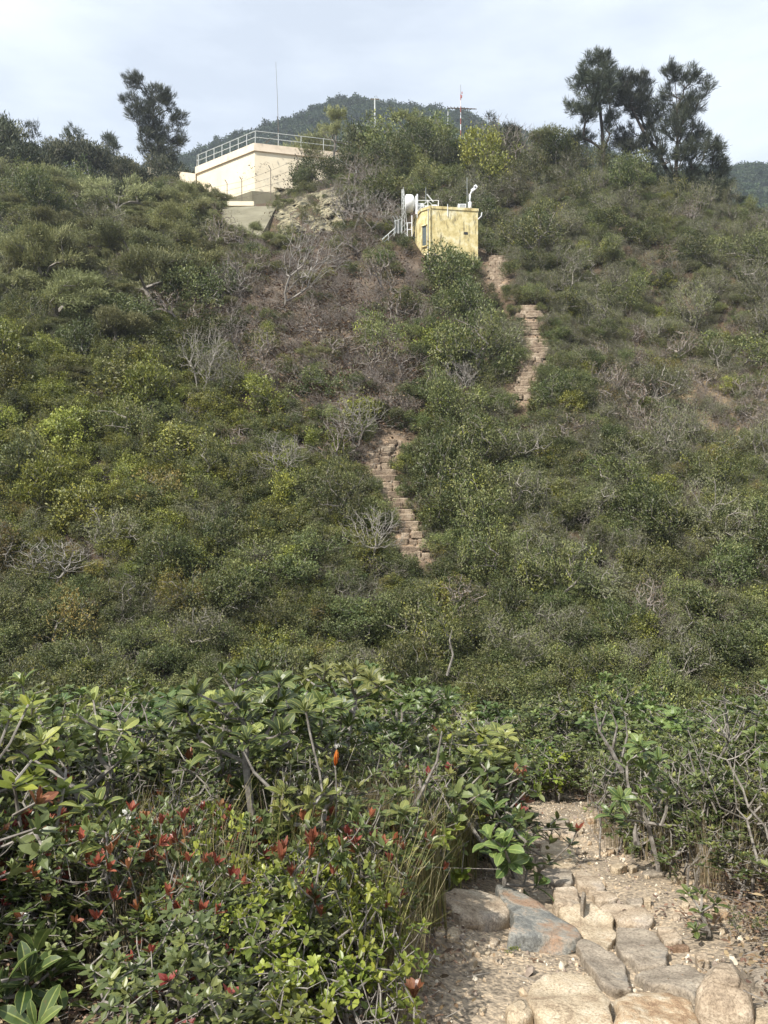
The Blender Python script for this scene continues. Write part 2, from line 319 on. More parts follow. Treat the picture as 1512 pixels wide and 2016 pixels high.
def grow(rng, targets, trunk, step, rtip, pw=0.45, pen=0.3, jit=0.12, rmax=1e9, arc=0.15):
    """join every target to the nearest fitting node of a growing branch skeleton"""
    nodes = [np.array(p, float) for p in trunk]; par = [-1] + list(range(len(trunk) - 1)); pl = [0.0]
    for i in range(1, len(nodes)): pl.append(pl[-1] + np.linalg.norm(nodes[i] - nodes[i - 1]))
    tips = []; N = np.array(nodes); Pn = np.array(pl)
    buf = np.zeros((len(trunk) + len(targets) * 14, 3)); buf[:len(N)] = N; pb = np.zeros(len(buf)); pb[:len(N)] = Pn; n = len(N)
    for t in targets[np.argsort(np.linalg.norm(targets - nodes[0], axis=1))]:
        d = np.linalg.norm(buf[:n] - t, axis=1); cost = d + pen * pb[:n] + 0.8 * np.maximum(0, buf[:n, 2] - t[2])
        i = int(np.argmin(cost)); k = int(min(12, max(1, round(d[i] / step)))); a = buf[i].copy(); base = pb[i]
        c = (a + t) / 2 + np.array([0, 0, arc * d[i]]) + rng.normal(0, jit * d[i], 3); prev = i
        for s in range(1, k + 1):
            f = s / k; p = a * (1 - f) ** 2 + 2 * c * f * (1 - f) + t * f * f
            if s < k: p = p + rng.normal(0, 0.06 * step, 3)
            buf[n] = p; pb[n] = base + d[i] * f
            par.append(prev); prev = n; n += 1
        tips.append(prev)
    cnt = np.zeros(n); cnt[tips] = 1
    for i in range(n - 1, 0, -1): cnt[par[i]] += cnt[i]
    rad = np.minimum(rtip * np.maximum(cnt, 1) ** pw, rmax)
    return buf[:n], np.array(par), rad, np.array(tips)
def add_tubes(g, nodes, par, rad, mat, sides=3, keep=None):
    idx = np.arange(1, len(nodes))
    idx = idx[par[idx] >= 0]
    a = nodes[par[idx]]; b = nodes[idx]; d = nrm(b - a); ref = np.where(np.abs(d[:, 2:3]) > 0.9, np.array([[1.0, 0, 0]]), np.array([[0, 0, 1.0]]))
    s = nrm(np.cross(d, ref)); u = np.cross(s, d); ra = np.minimum(rad[par[idx]], rad[idx] * 1.25); rb = rad[idx]; n = len(idx)
    ang = 2 * np.pi * np.arange(sides) / sides
    ring = np.cos(ang)[None, :, None] * s[:, None] + np.sin(ang)[None, :, None] * u[:, None]
    V = np.concatenate([a[:, None] - d[:, None] * ra[:, None, None] * .3 + ring * ra[:, None, None], b[:, None] + ring * rb[:, None, None]], 1)
    q = np.array([[k, (k + 1) % sides, sides + (k + 1) % sides, sides + k] for k in range(sides)])
    Q = (np.arange(n) * 2 * sides)[:, None, None] + q[None]
    g.add(V.reshape(-1, 3), Q.reshape(-1, 4), mat)
def in_blobs(rng, blobs, n, shell=0.72):
    """points in ellipsoids (cx,cy,cz,rx,ry,rz), more of them near the surface"""
    vol = np.array([b[3] * b[4] * b[5] for b in blobs]) ** 0.75; k = rng.choice(len(blobs), n, p=vol / vol.sum()); B = np.array(blobs)[k]
    d = nrm(rng.normal(size=(n, 3))); r = shell + (1 - shell) * rng.rand(n, 1) ** 0.6
    return B[:, :3] + d * r * B[:, 3:], d

# ------------------------------------------------------------------ plant prototypes
class Plant:   # geometry of stems and leaves, kept apart
    def __init__(s): s.w = Geo(); s.l = Geo(); s.m = None
    def both(s):
        g = Geo()
        for src in (s.w, s.l):
            if not src.V: continue
            off = g.n; g.V += src.V; g.v += src.v; g.uv += src.uv
            mm = np.array([g.mi(m) for m in src.mats])
            g.Q += [q + off for q in src.Q]; g.T += [q + off for q in src.T]; g.qm += [mm[x] for x in src.qm]; g.tm += [mm[x] for x in src.tm]; g.n += src.n
        return g
def shrub(seed, Rr=1.0, H=1.6, lobes=7, clus=150, per=20, lL=.085, lW=.045, tm=TM_SIX, mats=('leaf_dark',), mp_=None, twig='bark_grey', cs=.11, rtip=.006, flat=1.0, base=0.15, up=.6, bare=0.0, vbias=0.0, trunkh=None):
    rng = np.random.RandomState(seed); p = Plant(); bl = []
    for i in range(lobes):
        a = rng.rand() * 6.28; q = Rr * 0.78 * math.sqrt(rng.rand()); z = H * (base + .15 + .6 * rng.rand()) * (1 - .25 * q / Rr); s = Rr * rng.uniform(.22, .48)
        bl.append((q * math.cos(a), q * math.sin(a), z, s, s, min(s * flat, z * .9)))
    T, dd = in_blobs(rng, bl, clus); T[:, 2] = np.maximum(T[:, 2], 0.05)
    th = trunkh or H * .2
    tr = [(0, 0, -.25), (rng.normal(0, .03), rng.normal(0, .03), th * .5), (rng.normal(0, .06), rng.normal(0, .06), th)]
    nd, pr, rd, tips = grow(rng, T, tr, max(.12, H * .1), rtip, rmax=.07 * H, pen=.25)
    add_tubes(p.w, nd, pr, rd, twig, 3)
    tp = nd[tips]; keep = rng.rand(len(tp)) >= bare; tp = tp[keep]
    ctr = np.array([0, 0, H * .4]); P = np.repeat(tp, per, 0); n = len(P); off = rng.normal(0, cs, (n, 3)); P = P + off
    out = nrm(P - ctr); D = out * .6 + np.array([0, 0, up * .5]) + rng.normal(0, .55, (n, 3)); N = out * .5 + np.array([0, 0, .9]) + rng.normal(0, .45, (n, 3))
    v = np.clip(np.repeat(rng.rand(len(tp)), per) * .45 + rng.rand(n) * .55 + vbias, 0, 1)
    L = lL * rng.uniform(.7, 1.25, n); W = lW * rng.uniform(.75, 1.2, n)
    mk = rng.choice(len(mats), len(tp), p=mp_) if len(mats) > 1 else np.zeros(len(tp), int); mk = np.repeat(mk, per)
    for i, m in enumerate(mats):
        s = mk == i; add_leaves(p.l, P[s], D[s], N[s], L[s], W[s], tm, m, v[s])
    return p
def feather(seed, Rr=1.5, H=2.6, lobes=8, clus=170, per=26, mats=('leaf_feather',), L0=.17, W0=.026, twig='bark_grey', th=.9, droop=0.1, mp_=None):
    rng = np.random.RandomState(seed); p = Plant(); bl = []
    for i in range(lobes):
        a = rng.rand() * 6.28; q = Rr * .95 * math.sqrt(rng.rand()); z = H * (.42 + .5 * rng.rand()) * (1 - .2 * q / Rr); s = Rr * rng.uniform(.2, .42)
        bl.append((q * math.cos(a), q * math.sin(a), z, s, s, s * .38))
    T, dd = in_blobs(rng, bl, clus, .3)
    tr = [(0, 0, -.3), (rng.normal(0, .08), rng.normal(0, .08), th * .5), (rng.normal(0, .15), rng.normal(0, .15), th)]
    nd, pr, rd, tips = grow(rng, T, tr, .28, .008, pen=.2, rmax=.08); add_tubes(p.w, nd, pr, rd, twig, 3)
    tp = nd[tips]; P = np.repeat(tp, per, 0); n = len(P); P = P + rng.normal(0, .13, (n, 3)) * np.array([1, 1, .7])
    D = nrm(P - np.array([0, 0, H * .35])) * .7 + rng.normal(0, .5, (n, 3)) + np.array([0, 0, .35 - droop]); N = rng.normal(0, .6, (n, 3)) + np.array([0, 0, 1])
    v = np.clip(np.repeat(rng.rand(len(tp)), per) * .6 + rng.rand(n) * .4, 0, 1)
    mk = np.repeat(rng.choice(len(mats), len(tp), p=mp_) if len(mats) > 1 else np.zeros(len(tp), int), per)
    for i, m in enumerate(mats):
        s = mk == i; add_leaves(p.l, P[s], D[s], N[s], L0 * rng.uniform(.6, 1.3, s.sum()), W0 * rng.uniform(.8, 1.5, s.sum()), TM_DIA, m, v[s])
    return p
def bare(seed, Rr=1.2, H=2.2, n=230, mat='bark_pale', rtip=.0045, fan=1.0, th=.5, sides=4, rmax=.07, shell=.2):
    rng = np.random.RandomState(seed); p = Plant()
    bl = [(rng.uniform(-.35, .35) * Rr, rng.uniform(-.35, .35) * Rr, H * .66, Rr * .75, Rr * .75, H * .34) for _ in range(3)]
    T, d = in_blobs(rng, bl, n, shell)
    tr = [(0, 0, -.3), (rng.normal(0, .08), rng.normal(0, .08), th * .5), (rng.normal(0, .2), rng.normal(0, .2), th)]
    nd, pr, rd, tips = grow(rng, T, tr, .16, rtip, pw=.40, pen=.45, jit=.13, rmax=rmax, arc=-.18); add_tubes(p.w, nd, pr, rd, mat, sides)
    return p
def blobtree(seed, blobs, trunks, n=420, per=30, mats=('leaf_needle',), L0=.34, W0=.03, cs=.14, rtip=.012, bark='bark_dark', droop=.25, rmax=.22, tm=TM_DIA, shell=.1, step=.4):
    rng = np.random.RandomState(seed); p = Plant(); T, d = in_blobs(rng, blobs, n, shell)
    nd, pr, rd, tips = grow(rng, T, trunks, step, rtip, pw=.5, pen=.22, jit=.1, rmax=rmax, arc=-.1); add_tubes(p.w, nd, pr, rd, bark, 5)
    tp = nd[tips]; td = nrm(tp - nd[pr[tips]]); P = np.repeat(tp, per, 0); m = len(P); P = P + rng.normal(0, cs, (m, 3))
    D = np.repeat(td, per, 0) * 1.0 + rng.normal(0, .36, (m, 3)) + np.array([0, 0, .3 - droop]); N = rng.normal(0, 1, (m, 3)) + np.array([0, 0, .5])
    v = np.clip(np.repeat(rng.rand(len(tp)), per) * .55 + rng.rand(m) * .45, 0, 1)
    add_leaves(p.l, P, D, N, L0 * rng.uniform(.5, 1.2, m), W0 * rng.uniform(.8, 1.4, m), tm, mats[0], v)
    return p
def whorlplant(seed, Rr=.38, H=1.1, n=34, leaf=.10, wd=.040, per=8, mat='leaf_big', top=None, topf=0, tm=TM_BIG, bark='bark_grey', rtip=.0035, base=.45, side=1, targets=None, trunk=None, open_=.75, jit=.1, stems=3, rmax=.022, bigtop=None):
    rng = np.random.RandomState(seed); p = Plant()
    if targets is None:
        bl = []
        for i in range(5):
            a = rng.rand() * 6.28; q = Rr * .6 * math.sqrt(rng.rand()); s = Rr * rng.uniform(.4, .6)
            bl.append((q * math.cos(a), q * math.sin(a), H * rng.uniform(base + .1, .88), s, s, H * .14))
        T, d = in_blobs(rng, bl, n, .35)
        T[:, 2] = np.clip(T[:, 2], .06, H)
    else: T = np.array(targets, float)
    for s in range(stems if trunk is None else 1):
        Ts = T[s::stems] if trunk is None else T
        if len(Ts) == 0: continue
        b = np.array([rng.normal(0, .05), rng.normal(0, .05), -.08]) if trunk is None else None
        tr = [b, b * .5 + np.array([rng.normal(0, .03), rng.normal(0, .03), H * .18]), np.array([rng.normal(0, .06), rng.normal(0, .06), H * .34])] if trunk is None else trunk
        nd, pr, rd, tips = grow(rng, Ts, tr, .07, rtip, pw=.42, pen=.3, jit=jit, rmax=rmax, arc=-.12); add_tubes(p.w, nd, pr, rd, bark, 5)
        tp = nd[tips]; ax = nrm(nrm(tp - nd[pr[tips]]) * .6 + np.array([0, 0, .8]) + rng.normal(0, .25, (len(tp), 3)))
        for P0, A in zip(tp, ax):
            k = max(4, int(per + rng.randint(-2, 3))); a0 = rng.rand() * 6.28
            ref = np.array([1, 0, 0]) if abs(A[0]) < .8 else np.array([0, 1, 0]); s1 = nrm(np.cross(A, ref)); s2 = np.cross(A, s1)
            i = np.arange(k); q = a0 + i * 2.4 + rng.normal(0, .15, k); el = np.clip(1.15 - open_ * (i / k) * 1.25 + rng.normal(0, .15, k), -.35, 1.35)
            rad = np.cos(q)[:, None] * s1 + np.sin(q)[:, None] * s2; D = rad * np.cos(el)[:, None] + A * np.sin(el)[:, None]; N = A * np.cos(el)[:, None] - rad * np.sin(el)[:, None]
            Pp = P0 - A * (i / k)[:, None] * leaf * .35; sc_ = .55 + .5 * np.minimum(1, i / k * 2) + rng.normal(0, .08, k)
            istop = top is not None and rng.rand() < topf and P0[2] > H * .35
            vv = np.clip(rng.rand() * .5 + .5 * rng.rand(k), 0, 1)
            if istop:
                m = (i / k) < .75; add_leaves(p.l, Pp[m], D[m] + A * .4, N[m], leaf * sc_[m], wd * sc_[m], tm, top, vv[m]); m = ~m
            else: m = np.ones(k, bool)
            add_leaves(p.l, Pp[m], D[m], N[m], leaf * sc_[m], wd * sc_[m] * rng.uniform(.9, 1.1), tm, mat, vv[m], curl=rng.uniform(-.05, .2))
            if side:   # stray leaves below the whorl
                ns = rng.randint(0, 3)
                if ns:
                    q = rng.rand(ns) * 6.28; D = np.cos(q)[:, None] * s1 + np.sin(q)[:, None] * s2 + A * .3
                    add_leaves(p.l, P0 - A * rng.uniform(.4, 1.2, (ns, 1)) * leaf, D, np.tile(A, (ns, 1)), leaf * .85, wd * .9, tm, mat, rng.rand(ns))
    return p
def tuft(seed, H=.5, n=60, spread=.12, mat='grass_blade', w=.005, lean=.45, seg=4):
    rng = np.random.RandomState(seed); p = Plant(); V = []; Q = []; v = []; c = 0
    for _ in range(n):
        a = rng.rand() * 6.28; b = np.array([rng.normal(0, spread * .4), rng.normal(0, spread * .4), -.02]); h = H * rng.uniform(.45, 1.1); o = np.array([math.cos(a), math.sin(a), 0]); ln = lean * rng.rand() * h; s = np.array([-math.sin(a + .5), math.cos(a + .5), 0]); x = rng.rand()
        for i in range(seg + 1):
            f = i / seg; q = b + o * ln * f * f + np.array([0, 0, h * (f - .25 * (ln / h) * f ** 3)]); ww = w * (1 - f * .85); V += [q - s * ww / 2, q + s * ww / 2]; v += [x, x]
            if i < seg: Q.append([c + 2 * i, c + 2 * i + 1, c + 2 * i + 3, c + 2 * i + 2])
        c += 2 * (seg + 1)
    p.l.add(np.array(V), Q, mat, v); return p

# proto = (wood mesh, leaf mesh, combined-mesh object kept out of the scene)
def finish(p, wname='branches', lname='foliage'):
    wm = p.w.mesh(wname) if p.w.V else None; lm = p.l.mesh(lname) if p.l.V else None
    return (wm, lm, p)
def combo(p, name):
    o = bpy.data.objects.new(name, p[2].both().mesh(name)); return o
PR = {}
def SH(sd, Rr, H, lobes, clus, per, lL, lW, mats, mp_, **k): return finish(shrub(sd, Rr, H, lobes, clus, per, lL, lW, mats=mats, mp_=mp_, **k))
PR['dark'] = [SH(10 + i, 1.0 + .1 * (i % 3), 1.6, 7 + i, 120, 34, .075, .038, ('leaf_dark', 'leaf_mid'), [.72, .28], cs=.09) for i in range(6)]
PR['mid'] = [SH(20 + i, 1.0, 1.4 + .1 * (i % 4), 7 + i % 4, 120, 32, .068, .033, ('leaf_mid', 'leaf_dark', 'leaf_yellowgreen'), [.68, .26, .06], cs=.09) for i in range(8)]
PR['yel'] = [SH(30 + i, 1.05, 1.5, 7 + i, 110, 30, .085, .052, ('leaf_yellowgreen', 'leaf_mid'), [.72, .28], cs=.10) for i in range(6)]
PR['heath'] = [SH(40 + i, .95, 1.4, 9 + i % 3, 170, 26, .058, .019, ('leaf_heath', 'leaf_mid'), [.75, .25], tm=TM_DIA, cs=.085, bare=.15) for i in range(6)]
PR['ochre'] = [SH(50 + i, .95, 1.4, 8, 120, 26, .062, .03, ('leaf_ochre', 'leaf_mid'), [.7, .3], cs=.09) for i in range(3)]
PR['dry'] = [SH(60 + i, .85, 1.3, 6, 240, 5, .055, .018, ('leaf_dry', 'leaf_heath'), [.8, .2], tm=TM_DIA, twig='bark_dryt', bare=.4, rtip=.0045) for i in range(4)]
PR['feather'] = [finish(feather(70 + i, 1.4, 2.3, 9 + i % 3, 190, 34)) for i in range(6)]
PR['casu'] = [finish(feather(370 + i, 1.2, 3.0, 10, 190, 46, ('leaf_needle', 'leaf_heath'), .12, .024, 'bark_grey', 1.0, 0.0, [.6, .4])) for i in range(4)]
PR['bare'] = [finish(bare(80 + i, 1.1 + .1 * (i % 3), 2.2, 260, 'bark_dryt', rmax=.04, rtip=.0036)) for i in range(7)]
PR['white'] = [finish(bare(180 + i, 1.35, 2.3, 400, 'bark_white', rmax=.045, rtip=.0034, th=.35)) for i in range(4)]

# ------------------------------------------------------------------ ground
def asym(a, b, d0, grow_, lim):   # spacing that widens
    out = [a]; d = d0
    while abs(out[-1] - a) < lim: out.append(out[-1] + d * b); d *= grow_
    return out
xs = sorted(set(asym(-3.2, -1, .08, 1.035, 260)[1:] + list(np.arange(-3.2, 3.6, .055)) + asym(3.6, 1, .08, 1.035, 260)[1:]))
ys = sorted(set(asym(1.5, -1, .1, 1.12, 200)[1:] + list(np.arange(1.5, 9, .055)) + list(np.arange(9, 20, .14)) + list(np.arange(20, 72, .3)) + asym(72, 1, .5, 1.1, 900)[1:]))
X, Y = np.meshgrid(np.array(xs), np.array(ys)); Z = Hgt(X, Y); nx, ny = len(xs), len(ys)
g = Geo(); iy, ix = np.meshgrid(np.arange(ny - 1), np.arange(nx - 1), indexing='ij'); q0 = (iy * nx + ix).ravel()
g.V = [np.stack([X.ravel(), Y.ravel(), Z.ravel()], 1)]; g.v = [np.full(nx * ny, .5)]; g.uv = [np.zeros((nx * ny, 2))]; g.n = nx * ny
g.Q = [np.stack([q0, q0 + 1, q0 + nx + 1, q0 + nx], 1)]
# soil kinds by place: leaf mould, pinkish litter on the bare slope, tan path soil
PX = 756 + F * X / np.maximum(Y, .5); PY = 1008 - F * Z / np.maximum(Y, .5)
col = np.zeros((ny, nx, 3)); col[:] = (.085, .062, .042)
lit = sst(.42, .8, np.exp(-((PX - 660) / 230) ** 2 - ((PY - 640) / 200) ** 2) + .35 * fbm(X / 2, Y / 2, 3)) * (Y > 20)
lit2 = sst(.38, .8, np.exp(-((PX - 1420) / 170) ** 2 - ((PY - 760) / 120) ** 2) + .3 * fbm(X / 2, Y / 2, 3)) * (Y > 20)
col = col * (1 - lit[..., None]) + np.array([.165, .13, .10]) * lit[..., None]
col = col * (1 - lit2[..., None]) + np.array([.24, .18, .11]) * lit2[..., None]
pcx = np.interp(Y, PATHY, PATHX); dd = np.abs(X - pcx - .05 + .12 * fbm(X * 1.5, Y * 1.5, 3)); pth = (1 - sst(.5, .95, dd)) * (1 - sst(10, 13, Y)) * (Y > -30)
col = col * (1 - pth[..., None]) + np.array([.33, .27, .20]) * pth[..., None]
STAIRS = {'lower': [(826, 1092, 60), (806, 1052, 62), (786, 1010, 56), (768, 966, 54), (752, 925, 54), (748, 890, 46), (778, 874, 34)],
          'upper': [(1030, 786, 42), (1040, 745, 50), (1052, 705, 56), (1058, 672, 56), (1048, 640, 48), (1038, 606, 42)],
          'top': [(978, 566, 30), (980, 536, 32), (976, 504, 30)]}
stair_pts = []
for k, ln in STAIRS.items():
    for (a, b) in zip(ln[:-1], ln[1:]):
        for f in np.linspace(0, 1, 5): stair_pts.append(hit(a[0] + (b[0] - a[0]) * f, a[1] + (b[1] - a[1]) * f, ymin=18))
stair_pts = np.array(stair_pts)
for s in stair_pts:
    wgt = np.exp(-((X - s[0]) ** 2 + (Y - s[1]) ** 2) / .42 ** 2); col = col * (1 - wgt[..., None]) + np.array([.27, .20, .14]) * wgt[..., None]
m, t, b = newmat('soil'); l = t.links.new
ca = nn(t, 'ShaderNodeAttribute', attribute_name='soil'); co = nn(t, 'ShaderNodeTexCoord')
n1 = nn(t, 'ShaderNodeTexNoise'); n1.inputs['Scale'].default_value = 2.5; n1.inputs['Detail'].default_value = 10; n1.inputs['Roughness'].default_value = .7; l(co.outputs['Object'], n1.inputs['Vector'])
n2 = nn(t, 'ShaderNodeTexNoise'); n2.inputs['Scale'].default_value = 55; n2.inputs['Detail'].default_value = 6; l(co.outputs['Object'], n2.inputs['Vector'])
r1 = ramp(t, [(.45, .45, .45), (1, 1, 1), (1.5, 1.45, 1.35)], [.3, .5, .7]); l(n1.outputs[0], r1.inputs[0])
r2 = ramp(t, [(.5, .5, .5), (1, 1, 1), (1.55, 1.5, 1.4)], [.32, .5, .68]); l(n2.outputs[0], r2.inputs[0])
ma = nn(t, 'ShaderNodeMixRGB', blend_type='MULTIPLY'); ma.inputs[0].default_value = 1; l(ca.outputs['Color'], ma.inputs[1]); l(r1.outputs[0], ma.inputs[2])
mb = nn(t, 'ShaderNodeMixRGB', blend_type='MULTIPLY'); mb.inputs[0].default_value = 1; l(ma.outputs[0], mb.inputs[1]); l(r2.outputs[0], mb.inputs[2])
l(mb.outputs[0], b.inputs['Base Color']); b.inputs['Roughness'].default_value = .95; b.inputs['Specular IOR Level'].default_value = .15
bp = nn(t, 'ShaderNodeBump'); bp.inputs['Strength'].default_value = .8; bp.inputs['Distance'].default_value = .02; l(n2.outputs[0], bp.inputs['Height']); l(bp.outputs[0], b.inputs['Normal'])
g.qm = [np.zeros(len(g.Q[0]), int)]; g.mats = ['soil']
ground = g.obj('ground', smooth=True); tag(ground, kind='structure')
a = ground.data.color_attributes.new('soil', 'FLOAT_COLOR', 'POINT'); a.data.foreach_set('color', np.concatenate([col.reshape(-1, 3), np.ones((nx * ny, 1))], 1).astype(np.float32).ravel())

# far hills
HPX = [-2600, -1200, -300, 0, 250, 350, 450, 560, 620, 690, 760, 850, 920, 1000, 1100, 1180, 1260, 1330, 1440, 1512, 1700, 2200, 3800]
HPY = [620, 520, 430, 380, 335, 312, 275, 238, 212, 199, 206, 216, 234, 262, 284, 300, 322, 338, 336, 333, 350, 420, 640]
def far_z(px, Yf):
    zr = (1008 - np.interp(px, HPX, HPY)) / F * 300
    x = (px - 756) / F * Yf
    rise = np.where(Yf < 300, zr * (Yf - 100) / 200, zr - .35 * (Yf - 300))
    return rise + (2.6 * fbm(x / 26, Yf / 26, 4)) * sst(110, 200, Yf) - 25 * (1 - sst(100, 130, Yf))
pxs = np.linspace(-2400, 3700, 260); yfs = np.concatenate([np.linspace(100, 300, 60), np.linspace(306, 520, 20)])
PXg, YFg = np.meshgrid(pxs, yfs); ZF = far_z(PXg, YFg); XF = (PXg - 756) / F * YFg
noisemat('hill_soil', [(.02, .03, .014), (.032, .045, .02), (.05, .06, .03)], .08, .95, 10, .4, .5, [.35, .5, .65], dist=1.0)
g = Geo(); n_, m_ = len(pxs), len(yfs); iy, ix = np.meshgrid(np.arange(m_ - 1), np.arange(n_ - 1), indexing='ij'); q0 = (iy * n_ + ix).ravel()
g.add(np.stack([XF.ravel(), YFg.ravel(), ZF.ravel()], 1), np.stack([q0, q0 + 1, q0 + n_ + 1, q0 + n_], 1), 'hill_soil')
tag(g.obj('hill', smooth=True), kind='structure')

# ------------------------------------------------------------------ scatter (only for what nobody could count)
def scatter(name, protos, pts, rot, scl, idx, label, cat=None):
    col_ = bpy.data.collections.new(name + '_kinds')
    for i, o in enumerate(protos):
        o.name = 'kind_%03d_' % i + name; col_.objects.link(o)
    me = bpy.data.meshes.new(name); me.vertices.add(len(pts)); me.vertices.foreach_set('co', np.asarray(pts, np.float32).ravel())
    a = me.attributes.new('rot', 'FLOAT_VECTOR', 'POINT'); a.data.foreach_set('vector', np.asarray(rot, np.float32).ravel())
    a = me.attributes.new('scl', 'FLOAT_VECTOR', 'POINT'); s = np.asarray(scl, np.float32); s = np.repeat(s[:, None], 3, 1) if s.ndim == 1 else s; a.data.foreach_set('vector', s.ravel())
    a = me.attributes.new('pick', 'INT', 'POINT'); a.data.foreach_set('value', np.asarray(idx, np.int32))
    o = bpy.data.objects.new(name, me); C.objects.link(o)
    ng = bpy.data.node_groups.new(name, 'GeometryNodeTree')
    ng.interface.new_socket(name='Geometry', in_out='INPUT', socket_type='NodeSocketGeometry'); ng.interface.new_socket(name='Geometry', in_out='OUTPUT', socket_type='NodeSocketGeometry')
    gi = nn(ng, 'NodeGroupInput'); go = nn(ng, 'NodeGroupOutput'); ip = nn(ng, 'GeometryNodeInstanceOnPoints'); ci = nn(ng, 'GeometryNodeCollectionInfo')
    ci.inputs['Collection'].default_value = col_; ci.inputs['Separate Children'].default_value = True; ci.inputs['Reset Children'].default_value = True
    ip.inputs['Pick Instance'].default_value = True
    na = nn(ng, 'GeometryNodeInputNamedAttribute', data_type='FLOAT_VECTOR'); na.inputs['Name'].default_value = 'rot'
    ns = nn(ng, 'GeometryNodeInputNamedAttribute', data_type='FLOAT_VECTOR'); ns.inputs['Name'].default_value = 'scl'
    ni = nn(ng, 'GeometryNodeInputNamedAttribute', data_type='INT'); ni.inputs['Name'].default_value = 'pick'
    k = ng.links.new
    k(gi.outputs[0], ip.inputs['Points']); k(ci.outputs[0], ip.inputs['Instance']); k(ni.outputs['Attribute'], ip.inputs['Instance Index'])
    er = nn(ng, 'FunctionNodeEulerToRotation'); k(na.outputs['Attribute'], er.inputs[0]); k(er.outputs[0], ip.inputs['Rotation']); k(ns.outputs['Attribute'], ip.inputs['Scale'])
    k(ip.outputs[0], go.inputs[0])
    md = o.modifiers.new('scatter', 'NODES'); md.node_group = ng
    tag(o, label, cat, kind='stuff'); return o

# ------------------------------------------------------------------ keep-clear points: what the photo shows uncovered
CLEAR = []
def clear(pxpy, Yd, rad=6): CLEAR.extend([(a, b, Yd, rad) for a, b in pxpy])
for s in stair_pts: CLEAR.append((*proj(s), s[1], 10))
clear([(x, y) for x in range(850, 945, 10) for y in range(400, 505, 12)], 42.5, 8)      # hut
clear([(x, y) for x in range(795, 860, 12) for y in range(378, 415, 12)], 42.5, 8)
clear([(x, y) for x in range(825, 850, 10) for y in range(415, 520, 12)], 42.5, 6)
clear([(x, y) for x in range(780, 822, 12) for y in range(415, 452, 12)], 42.5, 6)
clear([(924, 370), (930, 385), (918, 402)], 42.5, 8)
clear([(x, y) for x in range(440, 570, 14) for y in range(255, 372, 14) if y > 330 - (x - 385) * .45], 56, 8)  # building
clear([(x, y) for x in range(570, 655, 14) for y in range(262, 305, 12)], 56, 6)
clear([(x, y) for x in range(400, 440, 12) for y in range(290, 372, 14)], 56, 5)
clear([(x, y) for x in range(455, 545, 14) for y in range(410, 436, 12)], 47, 4)
clear([(x, y) for x in range(550, 640, 14) for y in range(385, 450, 12)], 49, 7)
clear([(x, y) for x in range(300, 380, 14) for y in range(325, 350, 10)], 60, 5)
clear([(737, y) for y in range(190, 240, 8)], 64, 6); clear([(908, y) for y in range(190, 270, 8)], 60, 8); clear([(x, 214) for x in range(885, 940, 10)], 60, 6)
CL = np.array(CLEAR)
def blocks(x, Yp, z, h, r):
    """does a crown of height h and radius r rooted here cover any point that the photo shows free?"""
    px, p0 = 756 + F * x / Yp, 1008 - F * z / Yp; rp = F * r / Yp; hp = F * h / Yp
    m = CL[:, 2] > Yp
    if not m.any(): return False
    c = CL[m]; dx = (c[:, 0] - px) / (rp + c[:, 3]); dy = (c[:, 1] - (p0 - hp * .5)) / (hp * .55 + c[:, 3])
    return bool(((dx * dx + dy * dy) < 1).any())
def near_stairs(x, Yp, d): return bool((((stair_pts[:, 0] - x) ** 2 + (stair_pts[:, 1] - Yp) ** 2) < d * d).any())
HUT = [(2.47, 43.0), (4.98, 43.43), (4.55, 46.6), (1.50, 46.5), (1.71, 44.4), (1.99, 43.44)]
def in_built(x, Yp, z=None):
    if 1.2 < x < 5.4 and 42.2 < Yp < 47.2: return True
    px, py = proj((x, Yp, float(Hgt(x, Yp))))
    if 370 < px < 720 and Yp > 57.5: return True
    if 280 < px < 400 and Yp > 61: return True
    if 430 < px < 560 and 395 < py < 470 and Yp > 38: return True     # retaining block
    if 545 < px < 690 and 370 < py < 462: return True                # rock cutting
    return False

def kind_at(px, py, rng):
    """which plants the photo shows where on the hillside"""
    u = rng.rand()
    d = lambda a, b, c, e: math.exp(-((px - a) / c) ** 2 - ((py - b) / e) ** 2)
    wts = {'mid': .55, 'dark': .35, 'heath': .15, 'yel': .06, 'ochre': .015, 'dry': .05, 'feather': .0, 'bare': .03}
    wts['yel'] += 4.0 * d(130, 860, 230, 130) + 1.2 * d(60, 780, 120, 60) + .8 * d(330, 1020, 300, 150) + .8 * d(240, 740, 40, 90)
    wts['feather'] += 4.5 * d(260, 500, 230, 130) + 1.2 * d(120, 620, 150, 100) + 1.0 * d(380, 440, 100, 60) + .5 * d(760, 300, 140, 50)
    wts['heath'] += 2.0 * d(1250, 560, 280, 230) + .8 * d(1300, 1000, 300, 250) + .5 * d(250, 620, 200, 150) + .6 * d(1050, 330, 120, 60)
    wts['dry'] += 7.0 * d(620, 610, 220, 150) + 1.5 * d(720, 840, 90, 90) + 5.0 * d(1410, 770, 180, 100) + .8 * d(780, 560, 90, 80) + 2.5 * d(730, 760, 60, 70)
    wts['dark'] += 1.5 * d(900, 620, 90, 130) + 1.0 * d(900, 900, 120, 120) + 1.0 * d(850, 350, 200, 50) + .8 * d(100, 400, 150, 60) + .8 * d(1250, 370, 120, 50)
    wts['ochre'] += .9 * d(60, 1080, 120, 110) + .5 * d(250, 1170, 90, 50) + .25 * d(1400, 880, 140, 100)
    wts['bare'] += 1.2 * d(640, 560, 200, 130) + .15 * d(300, 850, 120, 60) + .1 * d(1100, 340, 200, 50)
    tot = sum(wts.values()); a = 0
    for k, v in wts.items():
        a += v / tot
        if u <= a: return k
    return 'mid'

